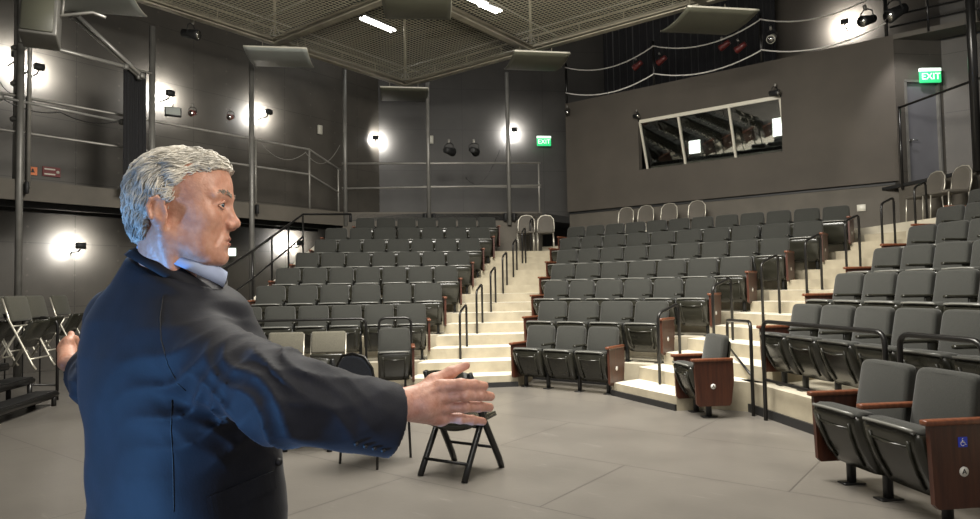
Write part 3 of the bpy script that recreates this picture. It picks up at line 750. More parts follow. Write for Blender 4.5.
fixture(PY(868, 20, YB-.1), RC-1.2, 1.1, 'black stage light silhouetted against the bright lamp above the booth', .3)
fixture(PY(897, 12, YB-.2), RC-1.4, 1.3, 'large black stage light hanging at the tall post above the exit door', .5)
fixture(PX(190, 34, -12.2), RC+1.5, 1.0, 'black stage light high on the left wall under the grid edge', .2)
# ------------------------------------------------------------------ bright work lamps on the walls
def wall_lamp(p, normal, label, e, sz=.07, dist=.40, lamp=True, color=(1, .985, .95), bracket=True):
    n = Vector(normal).normalized(); rz = math.atan2(n.y, n.x)+math.pi/2   # local -y faces away from wall
    t = empty('work_lamp', p+n*dist, rz); tag(t, label, 'lamp')
    m = MB(); rbox((0, -.05, 0), (sz*2.4, .09, sz*1.7), .012, 1, mb=m); m.build('housing', MT['black'], t)
    l = MB(); rbox((0, .0, 0), (sz*2.1, .012, sz*1.4), .004, 1, mb=l); l.build('lens', MT['lampon'], t)
    b = MB(); b.tube([(0, -.03, -sz*.8), (0, .05, -sz*1.5), (0, dist-.01, -sz*1.5)], .015, 6); b.build('bracket', MT['black'], t)
    ld = bpy.data.lights.new('work_lamp_light', 'SPOT'); ld.energy = e; ld.spot_size = math.radians(168); ld.spot_blend = 1; ld.shadow_soft_size = .07; ld.color = color
    lo = bpy.data.objects.new('work_lamp_light', ld); COL.objects.link(lo); lo.location = p+n*(dist-.03); lo.rotation_euler = (-n).to_track_quat('-Z', 'Y').to_euler()
    return t
nl = (1, 0, 0); nc = (R2, -R2, 0)
LE = 230
wall_lamp(PX(30, 72, XW), nl, 'bright work lamp on the left wall beside the hanging speaker', LE*1.2)
wall_lamp(PX(160, 97, XW), nl, 'bright work lamp on the left wall right of the black curtain', LE*1.5)
wall_lamp(PX(258, 115, XW), nl, 'bright work lamp on the left wall above the left block', LE*1.2)
QW = 19.6
def wl(px, py): d = ray(px, py); n = NB['l']; return CAM+d*((27.72*R2)/(d.x*n[0]+d.y*n[1]))
wall_lamp(wl(376, 141), nc, 'bright work lamp on the corner wall, left one behind the left block', LE*1.5)
wall_lamp(wl(512, 133), nc, 'bright work lamp on the corner wall beside the green exit sign', LE*1.4)
wall_lamp(PX(71, 247, XW), nl, 'bright work lamp under the left gallery behind his shoulder', LE*.9)
wall_lamp(PX(289, 244, XW), nl, 'bright work lamp under the left gallery beside the sloping rail', LE*1.3)
wall_lamp(PY(848, 27, 18.3), (0, -1, 0), 'bright work lamp on the wall above the booth at the right', LE*2.2)
wall_lamp(PX(8, 60, XW)+Vector((0, 0, 0)), nl, 'bright work lamp at the far left edge behind the speaker truss', LE*.5)
t = empty('flood_panel', PX(173, 112, XE+.1), RC+.5); t.rotation_euler.x = -.3; tag(t, 'flat white flood panel clamped on the left gallery rail', 'stage light')
m = MB(); rbox((0, 0, 0), (.30, .06, .20), .01, 1, mb=m); m.build('housing', MT['black'], t); m = MB(); m.box((0, -.034, 0), (.26, .01, .16)); m.build('panel', MT['cloudpale'], t)
m = MB(); m.tube([(0, 0, .1), (0, .0, .16)], .015, 6); m.build('clamp', MT['pipe'], t)
# ------------------------------------------------------------------ signs
def exit_sign(p, rz, w, label, housing=True):
    t = empty('exit_sign', p, rz); tag(t, label, 'exit sign'); h = w*.55
    m = MB(); rbox((0, .025, 0), (w, .05, h), .008, 1, mb=m); m.build('sign_face', MT['green'], t)
    m = MB(); rbox((0, .025, h*.62), (w*1.02, .055, h*.30), .008, 1, mb=m); m.build('top_cap', MT['signwhite'], t)
    x = text_mesh('EXIT', h*.8, 'sign_letters', MT['signwhite'], t); x.location = (0, -.004, 0); x.rotation_euler = (math.pi/2, 0, 0)
    return t
exit_sign(wl(542, 144)+Vector((R2*.3, -R2*.3, 0)), math.pi/4, .42, 'green exit sign glowing on the corner wall')
pe = PY(932, 72, 15.95)
exit_sign(Vector((-1.02, 15.98, pe.z-.08)), RC-.02, .42, 'green exit sign above the grey door at upper right')
for px, py, lab in ((229, 252, 'small white lit sign under the left gallery beside his chin'), (297, 268, 'small green lit sign below the sloping rail')):
    p = PX(px, py, XW+.25); t = empty('exit_sign', p, math.pi/2-.5); tag(t, lab, 'exit sign')
    m = MB(); rbox((0, 0, 0), (.30, .05, .18), .008, 1, mb=m); m.build('sign_face', MT['green'] if 'green' in lab else MT['signwhite'], t); m = MB(); m.box((0, .05, .1), (.28, .06, .04)); m.build('bracket', MT['black'], t)
for px, py, w, h, mm, lab in ((32, 171, .15, .15, 'orange', 'small orange warning plate with a bell symbol on the left gallery wall'), (51, 172, .30, .18, 'maroon', 'small dark red plate with pale lettering on the left gallery wall')):
    p = PX(px, py, XW); t = empty('wall_sign', p, math.pi/2); tag(t, lab, 'sign')
    m = MB(); m.box((0, -.015, 0), (w, .03, h)); m.build('plate', MT[mm], t)
    m = MB()
    if mm == 'orange':
        m.prism([(-.035, -.03), (.035, -.03), (.02, 0), (.015, .03), (0, .045), (-.015, .03), (-.02, 0)], -.004, .004); m.v = [(x, -.033+z, y) for x, y, z in m.v]
    else:
        for z in (.045, -.05): m.box((-.03, -.033, z), (.18, .004, .026))
        m.tube([(.105, -.031, 0), (.105, -.036, 0)], .030, 12)
    m.build('symbol', MT['black'] if mm == 'orange' else MT['clip'], t)
for px, py, lab in ((595, 51, 'small white wall box above the booth left of the large reflector panel'), (681, 43, 'small white wall box behind the large reflector panel')):
    p = PY(px, py, 18.3); t = MB(); rbox((0, -.04, 0), (.17, .06, .26), .01, 1, mb=t); o = t.build('wall_box', MT['clip']); o.location = p; tag(o, lab, 'wall box')
for px, py, lab in ((319, 130, 'small white wall plate left of the corner gallery post'), (431, 140, 'small white wall plate right of the pale gallery post')):
    p = wl(px, py); t = MB(); rbox((0, -.04, 0), (.14, .06, .24), .01, 1, mb=t); o = t.build('wall_box', MT['clip']); o.location = p if px > 400 else PX(px, py, XW+.02); o.rotation_euler.z = math.pi/4 if px > 400 else math.pi/2; tag(o, lab, 'wall box')
p = PY(861.5, 208, 15.7); t = MB(); rbox((0, -.02, 0), (.16, .03, .14), .006, 1, mb=t); o = t.build('outlet_plate', MT['clip']); o.location = p; tag(o, 'small cream outlet plate on the low wall beside the right stairs', 'outlet')
# ------------------------------------------------------------------ curtain, speaker, pipes at upper left
cx_, cy_ = -12.55, None
pc0, pc1 = PX(124, 68, -12.5), PX(146, 68, -12.5)
t = empty('stage_curtain', (pc0.x, (pc0.y+pc1.y)/2, 3.2)); tag(t, 'narrow black velour curtain hanging behind his head', 'curtain')
mb = MB(); n = 60; Wd = (pc1-pc0).length; v = []; zb_, zt_ = 3.3, pc0.z
for k in range(n+1):
    y = -Wd/2+Wd*k/n; x = .05*math.sin(k*1.15)+.02*math.sin(k*.37)
    v.append((x, y))
vs = [(x, y, zb_-3.2) for x, y in v]+[(x*.7, y, zt_-3.2) for x, y in v]; vs += [(x-.012, y, z) for x, y, z in vs]
m_ = n+1; fs = []
for k in range(n): fs += [(k, k+1, m_+k+1, m_+k), (2*m_+k, 3*m_+k, 3*m_+k+1, 2*m_+k+1)]
mb.add(vs, fs, 0, True); mb.build('cloth', MT['curtain'], t)
MB().tube([(0, -Wd/2-.1, zt_-3.18), (0, Wd/2+.1, zt_-3.18)], .025, 8).build('curtain_rod', MT['pipe'], t)
def pipe(pts, r, m, label, name='pipe', cat='pipe'):
    c = sum((Vector(p) for p in pts), Vector())/len(pts); t = empty(name, c); tag(t, label, cat)
    MB().tube([Vector(p)-c for p in pts], r, 10).build('tube', m, t)
    k = MB()
    for p in (pts[0], pts[-1]): rbox(Vector(p)-c, (.09, .09, .10), .015, 1, mb=k)
    k.build('clamp', MT['post'], t); return t
pipe([PX(22, 40, -12.3), PX(126, 67, -12.3)], .035, MT['lightpipe'], 'pale pipe running from the speaker tower to the black curtain')
pipe([PD(76, 14, 11.5), PX(142, 76, -12.35)], .035, MT['lightpipe'], 'upper one of two slanted pipes above the black curtain')
pipe([PD(73, 17, 11.6), PX(139, 77, -12.4)], .03, MT['pipe'], 'lower one of two slanted pipes above the black curtain')
pipe([PX(0, 97, -12.8), PX(122, 122, -12.8)], .022, MT['lightpipe'], 'cable pipe along the gallery left of the curtain')
# hanging loudspeaker with its tower
pt = PX(16, 60, -13.0)
t = empty('speaker_tower', (pt.x, pt.y, 0)); tag(t, 'grey pipe tower carrying the hanging speaker at far left', 'tower')
t.location.z = 3.22
m = MB()
for dx, dy in ((0, 0), (.18, .14)): m.tube([(dx, dy, 0.0), (dx, dy, 5.2)], .035, 8)
m.build('upright', MT['pipe'], t)
for k in range(9): MB().tube([(0, 0, 1.4+k*.42), (.18, .14, 1.55+k*.42)], .016, 6).build('lacing', MT['lightpipe'], t)
for z in (1.15, 1.75, 2.35): rbox((.0, 0, z), (.13, .13, .09), .02, 1).build('coupler', MT['post'], t)
ps = PD(41, 20, 8.4); t = empty('loudspeaker', ps, RC+.45); t.rotation_euler.x = -.25; tag(t, 'dark grey loudspeaker box hanging at the top left', 'loudspeaker')
m = MB(); rbox((0, 0, 0), (.40, .36, .62), .02, 2, mb=m); m.build('cabinet', MT['post'], t)
m = MB(); rbox((-.01, -.19, 0), (.34, .02, .56), .008, 1, mb=m); m.build('grille', MT['cloud'], t)
m = MB(); m.tube([(-.22, 0, .1), (-.24, 0, .42), (.24, 0, .42), (.22, 0, .1)], .018, 6); m.tube([(0, 0, .42), (0, 0, 1.6)], .02, 6); m.build('bracket', MT['pipe'], t)
m = MB(); m.tube([(.20, 0, .1), (.55, .05, .25), (.70, .05, .20)], .02, 6); m.build('arm', MT['lightpipe'], t)
# cables looping on the galleries
def cable(pts, label, r=.010, m='rail'):
    o = MB().tube([p for p in pts], r, 6).build('cable', MT[m]); return tag(o, label, 'cable')
def cat_(p, q, d, n=10): return sag(p, q, d, n)
cable(cat_(PX(0, 97, -12.8), PX(60, 112, -12.8), .1)+cat_(PX(60, 112, -12.8), PX(124, 120, -12.8), .12)[1:], 'loose black cable along the gallery pipe at far left')
cable(cat_(PX(262, 145, XE+.03), PX(306, 152, XE+.03), .25), 'pale cable looping below the left gallery rail', .008, 'pipe')
cable(cat_(PX(306, 153, XE+.03), PQ(340, 145, 16.75, 'l'), .35), 'cable loop hanging between left gallery rail and corner post', .008, 'pipe')
cable(cat_(PX(0, 82, -12.9), PX(22, 90, -12.9), .12), 'short cable loop beside the speaker tower', .008)
cable(cat_(PQ(500, 150, 16.9, 'l'), PQ(483, 182, 16.9, 'l'), .05)+cat_(PQ(483, 182, 16.9, 'l'), PQ(466, 178, 16.9, 'l'), .1)[1:], 'black cable hanging from the dark gallery post', .010)
# door-way shape on the left wall end (dark header and edge)
# ------------------------------------------------------------------ loose chairs
def banquet_chair(p, rz, label, group, m_f, m_c, pad=True):
    t = empty('banquet_chair', p, rz); tag(t, label, 'chair', group)
    r = .011
    bk = [(-.19, .20, .44), (-.205, .24, .62), (-.19, .265, .80), (-.12, .275, .885), (0, .28, .91), (.12, .275, .885), (.19, .265, .80), (.205, .24, .62), (.19, .20, .44)]
    MB().tube(bk, r, 8).build('back_frame', m_c, t)
    if pad:
        m = MB(); ring0 = []; ring1 = []; k = 28; rings = []
        for (off, sc) in ((-.018, .86), (-.022, .95), (0, 1), (.018, .95), (.014, .86)):
            ring = []
            for i in range(k):
                a = 2*math.pi*i/k; x = .192*sc*abs(math.cos(a))**.55*math.copysign(1, math.cos(a)); z = .665+.232*sc*abs(math.sin(a))**.7*math.copysign(1, math.sin(a))
                if z > .78: x *= 1-(z-.78)*1.6
                ring.append((x, .22+(z-.5)*.14+off, z))
            rings.append(ring)
        m.loft(rings); m.build('backrest', m_f, t)
    m = MB(); rbox((0, 0, .455), (.41, .41, .055), .025, 2, mb=m); m.build('seat', m_f, t)
    for sx in (-1, 1):
        MB().tube([(sx*.19, .19, .44), (sx*.20, .23, 0)], r, 8).build('leg', m_c, t); MB().tube([(sx*.19, -.18, .44), (sx*.195, -.20, 0)], r, 8).build('leg', m_c, t)
    return t
for i, (px, w) in enumerate(((622, 'leftmost'), (642, 'second from the left'), (665.5, 'third from the left'), (693.5, 'rightmost'))):
    d = ray(px, 204); Y = 14.95; p = CAM+d*(Y/d.y)
    banquet_chair((p.x, Y-.05, TOPZ+.1625), .0, 'pale framed banquet chair behind the centre block, %s of the four' % w, 'banquet chairs along the booth wall', MT['lowwall'], MT['champagne'])
for (px, w) in ((523.5, 'left'), (543, 'right')):
    p = PQ(px, 214, 16.15, 'l'); n = NB['l']; p = Vector((p.x, p.y, TOPZ-.0))
    banquet_chair(p-Vector((n[0]*.25, n[1]*.25, 0)), math.radians(30), 'pale framed banquet chair atop the left stairs, %s of the two' % w, 'banquet chairs at the top of the left stairs', MT['lowwall'], MT['champagne'])
for (px, py, w) in ((937, 175, 'left'), (963, 171, 'right')):
    q = 9.45; p = PQ(px, py, q, 'r'); banquet_chair((p.x-R2*.28, p.y-R2*.28, TOPZ+.1625), -math.pi/4, 'pale framed banquet chair before the right low wall, %s of the two' % w, 'banquet chairs before the right low wall', MT['lowwall'], MT['champagne'])
# banquet chair standing on the stage, charcoal-blue back towards the camera
pa, pb = PZ(345, 463, 0), PZ(381, 470, 0); c = (pa+pb)/2
banquet_chair((c.x-.05, c.y+.205, 0), math.radians(186), 'charcoal blue banquet chair with rounded back standing on the stage below his arm', None, MT['navyfab'], MT['rail'])
def folding_chair(p, rz, label, group, m, metal, h=.80, seat_up=False, fold_back=True):
    """A-frame folding chair; local -y is the front"""
    t = empty('folding_chair', p, rz); tag(t, label, 'folding chair', group)
    for sx in (-1, 1):
        m1 = MB(); m1.tube([(sx*.225, -.24, 0), (sx*.225, -.20, .08), (sx*.215, .02, .44), (sx*.205, .17, h)], [.024, .026, .026, .022], 8); m1.build('front_leg', metal, t)
        m2 = MB(); m2.tube([(sx*.20, .26, 0), (sx*.20, .20, .10), (sx*.195, -.06, .50)], .024, 8); m2.build('rear_leg', metal, t)
    for (a_, y_, z_) in ((.22, -.165, .17), (.20, .205, .12), (.20, .03, .36)): MB().tube([(-a_, y_, z_), (a_, y_, z_)], .012, 6).build('crossbar', metal, t)
    b = MB(); rings = []
    for i in range(9):
        x = -.20+.40*i/8; cur = .03*(1-(x/.2)**2)
        rings.append([(x, .12+cur, h-.24), (x, .10+cur, h-.24), (x, .155+cur, h+.02-.02*(x/.2)**2), (x, .175+cur, h+.02-.02*(x/.2)**2)])
    b.loft(rings, smooth=True); b.build('backrest', m, t)
    s_ = MB(); rings = []
    for i in range(11):
        x = -.20+.40*i/10; dip = -.025*(1-(x/.2)**2)
        rings.append([(x, -.20, .445+dip*.5), (x, -.22, .41+dip*1.2), (x, .16, .375+dip*1.5), (x, .17, .415+dip)])
    s_.loft(rings); s_.build('seat', m, t); return t
f1, f2, f3 = PZ(415, 475, 0), PZ(470, 484, 0), PZ(500, 469, 0)
# front legs are f1,f2 side nearest the camera
mid = (f1+f2)/2; dirx = (f2-f1).normalized(); ang = math.atan2(dirx.y, dirx.x); ny = Vector((-dirx.y, dirx.x, 0))
fc = folding_chair(mid+ny*.26, ang+math.pi, 'black folding chair standing open on the stage behind his hand', None, MT['plastic'], MT['seatmetal'], .78)
tg = MB(); tg.box((.03, -.20, .33), (.035, .004, .07)); tg.build('paper_tag', MT['white'], fc)
# second folding chair mostly hidden behind his forearm
p = PZ(300, 452, 0); folding_chair(p+Vector((-.1, .25, 0)), math.radians(215), 'black folding chair mostly hidden behind his forearm', None, MT['plastic'], MT['seatmetal'], .80)
# two beige padded chairs before the left block
def pad_chair(p, rz, label, group, m=None, seat_down=False):
    t = empty('padded_chair', p, rz); tag(t, label, 'chair', group); m = m or MT['beigefab']
    b = MB(); rbox((0, 0.02, .70), (.47, .06, .30), .03, 3, mb=b); b.v = [(x, y+(z-.6)*.25, z) for x, y, z in b.v]; b.build('backrest', m, t)
    s_ = MB(); R = Matrix.Rotation(math.radians(62), 3, 'X')
    if seat_down: R = Matrix.Rotation(math.radians(4), 3, 'X')
    rbox((0, -.12 if not seat_down else -.22, .40 if not seat_down else .45), (.44, .42 if seat_down else .36, .05), .02, 2, mb=s_, R=Matrix.Rotation(math.radians(-62 if not seat_down else -4), 3, 'X')); s_.build('seat', MT['plastic'] if not seat_down else m, t)
    for sx in (-1, 1):
        MB().tube([(sx*.23, .10, .82), (sx*.235, .02, .56), (sx*.235, -.22, .06), (sx*.235, -.26, 0)], .013, 6).build('leg', MT['champagne'], t)
        MB().tube([(sx*.22, -.10, .50), (sx*.22, .20, 0)], .013, 6).build('leg', MT['champagne'], t)
    for (y_, z_) in ((-.2, .12), (0, .5)): MB().tube([(-.235, y_, z_), (.235, y_, z_)], .01, 6).build('crossbar', MT['champagne'], t)
    return t
for x0, x1, w in ((268, 303, 'left'), (310, 346, 'right')):
    a = PQ(x0, 334, 9.55, 'l'); b = PQ(x1, 334, 9.55, 'l'); c = (a+b)/2
    pad_chair((c.x, c.y, 0), math.pi/4, 'olive beige padded chair before the left block rail, %s one of the two' % w, 'olive beige padded chairs before the left block')
# ------------------------------------------------------------------ far left risers with chairs
RX = []
def riser(poly, z, label):
    cxm = sum(p[0] for p in poly)/len(poly); cym = sum(p[1] for p in poly)/len(poly)
    t = empty('stage_riser', (cxm, cym, 0)); tag(t, label, 'stage platform')
    pl_ = [(p[0]-cxm, p[1]-cym) for p in poly]
    MB().prism(pl_, z-.09, z).build('deck', MT['black'], t)
    m = MB()
    for i in range(len(pl_)):
        a, b = pl_[i], pl_[(i+1) % len(pl_)]; m.tube([(a[0]*.995, a[1]*.995, z-.045), (b[0]*.995, b[1]*.995, z-.045)], .035, 6)
    m.build('edge_tube', MT['rail'], t)
    for p in pl_: MB().tube([(p[0]*.95, p[1]*.95, 0), (p[0]*.95, p[1]*.95, z-.05)], .03, 8).build('leg', MT['rail'], t)
    return t
e0 = PZ(0, 426, 0); e1 = PZ(57, 405, 0); dr_ = (e1-e0).normalized(); nn = Vector((-dr_.y, dr_.x, 0))
if nn.x > 0: nn = -nn
for k in range(3):
    z = .19+.19*k
    a = e0-dr_*1.6+nn*(.27*k); b = e1+nn*(.27*k)-dr_*(.03*k); w = .255 if k < 2 else 4.2
    if k == 2: 
        riser([(a.x, a.y), (b.x, b.y), (b.x+nn.x*w, b.y+nn.y*w), (a.x+nn.x*w, a.y+nn.y*w)], z, 'large black stage platform with chairs at the far left, top level')
    else: riser([(a.x, a.y), (b.x, b.y), (b.x+nn.x*w, b.y+nn.y*w), (a.x+nn.x*w, a.y+nn.y*w)], z, ['lowest black step of the platform at the far left', 'middle black step of the platform at the far left'][k])
zt = .48
def rch(px, py, ztop, lab):
    p = PZ(px, py, ztop); return p
rz_r = math.atan2(dr_.y, dr_.x)
rz_r = math.atan2(-nn.y, -nn.x)+math.pi/2
spots = [(22, 309, 1.28, 'front one beside the small rail'), (-14, 312, 1.28, 'front one cut by the left edge'), (38, 300, 1.30, 'middle one in the second rank'), (5, 300, 1.30, 'second rank, at the left edge'), (24, 291, 1.33, 'in the back rank'), (61, 290, 1.33, 'back rank, beside his shoulder')]
for (px, py, zt_, w) in [(22, 311, 1.30, 'nearest, beside the small rail'), (-16, 311, 1.30, 'nearest, cut by the left edge of the view'), ]:
    p = PD(px, 311, 7.9); pad_chair((p.x, p.y, .57), rz_r, 'olive folding chair on the left platform, %s' % w, 'olive beige chairs on the far left platform', MT['olivefab'])
for (px, d, w) in ((40, 9.1, 'second rank on the right'), (2, 9.0, 'second rank on the left'), (26, 10.2, 'back rank on the left'), (64, 10.3, 'back rank beside his shoulder')):
    p = PD(px, 300, d); pad_chair((p.x, p.y, .57), rz_r, 'olive folding chair on the left platform, %s' % w, 'olive beige chairs on the far left platform', MT['olivefab'])
p3 = PD(45, 300, 12.0); 
t = empty('platform_rail', PZ(57, 400, 0)); tag(t, 'small black railing at the end of the far left platform', 'guard rail')
q0 = t.location.copy(); q1 = q0+nn*1.5
m = MB(); m.tube(rel(arc_round([q0, q0+Vector((0, 0, 1.10)), q1+Vector((0, 0, 1.25)), q1], .12), t), .02, 8); m.build('hoop', MT['rail'], t)
m = MB()
for k in range(1, 7): p = q0+nn*(1.5*k/7); m.tube(rel([p+Vector((0, 0, .2)), p+Vector((0, 0, 1.10+.15*k/7))], t), .010, 6)
m.tube(rel([q0+Vector((0, 0, .2)), q1+Vector((0, 0, .3))], t), .014, 6); m.build('baluster_set', MT['rail'], t)
mb = MB(); n = 160; X0, X1 = -9.2, -4.35; vs = []; fs = []
for k in range(n+1):
    x = X0+(X1-X0)*k/n; y = .05*math.sin(k*.9)+.03*math.sin(k*.31)
    vs += [(x, 17.7+y, 6.38), (x, 17.7+y*.6, 9.15), (x, 17.73+y, 6.38), (x, 17.73+y*.6, 9.15)]
for k in range(n): a = 4*k; fs += [(a, a+4, a+5, a+1), (a+2, a+3, a+7, a+6)]
o = mb.add(vs, fs, 0, True).build('stage_curtain', MT['curtain'], fix=False); tag(o, 'wide black curtain behind the ropes above the booth', 'curtain')
# things inside the booth
def bt(x0, x1, y, z0, z1, m, lab, cat, name):
    o = MB().box(((x0+x1)/2, y, (z0+z1)/2), (x1-x0, .05, z1-z0)).build(name, MT[m]); tag(o, lab, cat); return o
bt(-6.75, -6.45, 17.9, 5.0, 5.35, 'screen', 'lit white panel inside the booth behind its left pane', 'light panel', 'light_panel')
bt(-4.55, -4.25, 17.9, 5.15, 5.6, 'screen', 'lit white panel inside the booth behind its right pane', 'light panel', 'light_panel')
# ------------------------------------------------------------------ the man
from mathutils.bvhtree import BVHTree
RH = Vector((math.cos(RC), math.sin(RC), 0)); FH = Vector((-math.sin(RC), math.cos(RC), 0))
def loc3(p): return np.array([p.dot(RH), p.dot(FH), p.z], dtype=np.float32)
def LD(px, py, d): return loc3(PD(px, py, d))
def toworld(v): return v[:, 0:1]*np.array(RH)[None]+v[:, 1:2]*np.array(FH)[None]+v[:, 2:3]*np.array((0, 0, 1.0))[None]
def smin(a, b, k): h = np.maximum(k-np.abs(a-b), 0)/k; return np.minimum(a, b)-h*h*k*.25
def smax(a, b, k): return -smin(-a, -b, k)
def ell(P, c, r, B=None):
    q = P-np.array(c, np.float32)
    if B is not None: q = q @ np.array(B, np.float32).T
    r = np.array(r, np.float32); k0 = np.sqrt(((q/r)**2).sum(-1))+1e-6; k1 = np.sqrt(((q/(r*r))**2).sum(-1))+1e-6
    return k0*(k0-1)/k1
def cap(P, a, b, ra, rb):
    a = np.array(a, np.float32); b = np.array(b, np.float32); ab = b-a; t = np.clip(((P-a)@ab)/(ab@ab), 0, 1)
    return np.sqrt(((P-a-t[..., None]*ab)**2).sum(-1))-(ra+(rb-ra)*t)
def surfnets(fn, lo, hi, h):
    lo = np.array(lo, np.float32); n = np.ceil((np.array(hi)-lo)/h).astype(int)+1
    ax = [lo[i]+h*np.arange(n[i], dtype=np.float32) for i in range(3)]
    F = np.empty(n, np.float32)
    YY, ZZ = np.meshgrid(ax[1], ax[2], indexing='ij')
    step = max(1, int(400000/(n[1]*n[2])))
    for i in range(0, n[0], step):
        xs = ax[0][i:i+step]; P = np.empty((len(xs), n[1], n[2], 3), np.float32)
        P[..., 0] = xs[:, None, None]; P[..., 1] = YY; P[..., 2] = ZZ; F[i:i+step] = fn(P)
    Sg = F < 0; cnt = np.zeros(n-1, np.int8)
    for dx in (0, 1):
        for dy in (0, 1):
            for dz in (0, 1): cnt += Sg[dx:n[0]-1+dx, dy:n[1]-1+dy, dz:n[2]-1+dz]
    act = (cnt > 0) & (cnt < 8); idx = -np.ones(act.shape, np.int64); ci = np.argwhere(act); idx[act] = np.arange(len(ci))
    acc = np.zeros((len(ci), 3)); wt = np.zeros(len(ci))
    cor = [(x, y, z) for x in (0, 1) for y in (0, 1) for z in (0, 1)]
    for a in cor:
        for k in range(3):
            if a[k] == 0:
                b = list(a); b[k] = 1
                fa = F[ci[:, 0]+a[0], ci[:, 1]+a[1], ci[:, 2]+a[2]]; fb = F[ci[:, 0]+b[0], ci[:, 1]+b[1], ci[:, 2]+b[2]]
                m = (fa < 0) != (fb < 0); t = np.where(m, fa/(fa-fb+1e-12), 0)
                pt = np.array(a, float)[None]+np.outer(t, np.array(b)-np.array(a)); acc += pt*m[:, None]; wt += m
    V = lo+h*(ci+acc/wt[:, None]); Q = []
    for k in range(3):
        u, v = (k+1) % 3, (k+2) % 3
        sl0 = [slice(None)]*3; sl1 = [slice(None)]*3; sl0[k] = slice(0, n[k]-1); sl1[k] = slice(1, n[k])
        A = Sg[tuple(sl0)]; B = Sg[tuple(sl1)]; e = np.argwhere(A != B)
        e = e[(e[:, u] > 0) & (e[:, v] > 0) & (e[:, u] < n[u]-1) & (e[:, v] < n[v]-1)]
        ins = A[e[:, 0], e[:, 1], e[:, 2]]
        def c(du, dv):
            g = e.copy(); g[:, u] -= du; g[:, v] -= dv; return idx[g[:, 0], g[:, 1], g[:, 2]]
        q = np.stack([c(1, 1), c(0, 1), c(0, 0), c(1, 0)], 1); q[~ins] = q[~ins][:, ::-1]; Q.append(q)
    Q = np.concatenate(Q); return V, Q
def sdf_obj(name, parts, m, parent, world=True):
    vs, qs, off = [], [], 0
    for V, Q in parts:
        vs.append(toworld(V) if world else V); qs.append(Q+off); off += len(V)
    V = np.concatenate(vs); Q = np.concatenate(qs); V = V-np.array(parent.location)
    me = bpy.data.meshes.new(name); me.from_pydata(V.tolist(), [], Q.tolist()); me.materials.append(m)
    me.polygons.foreach_set('use_smooth', [True]*len(Q)); me.update()
    o = bpy.data.objects.new(name, me); COL.objects.link(o); o.parent = parent; return o
man = empty('person', (RH*-.64+FH*1.36)); man.location.z = 0
tag(man, 'grey haired man in a dark blue jacket seen from behind, right arm stretched out', 'person')
def chain(P, pts, rs, k=.004):
    d = None
    for i in range(len(pts)-1):
        c = cap(P, pts[i], pts[i+1], rs[i], rs[i+1]); d = c if d is None else smin(d, c, k)
    return d
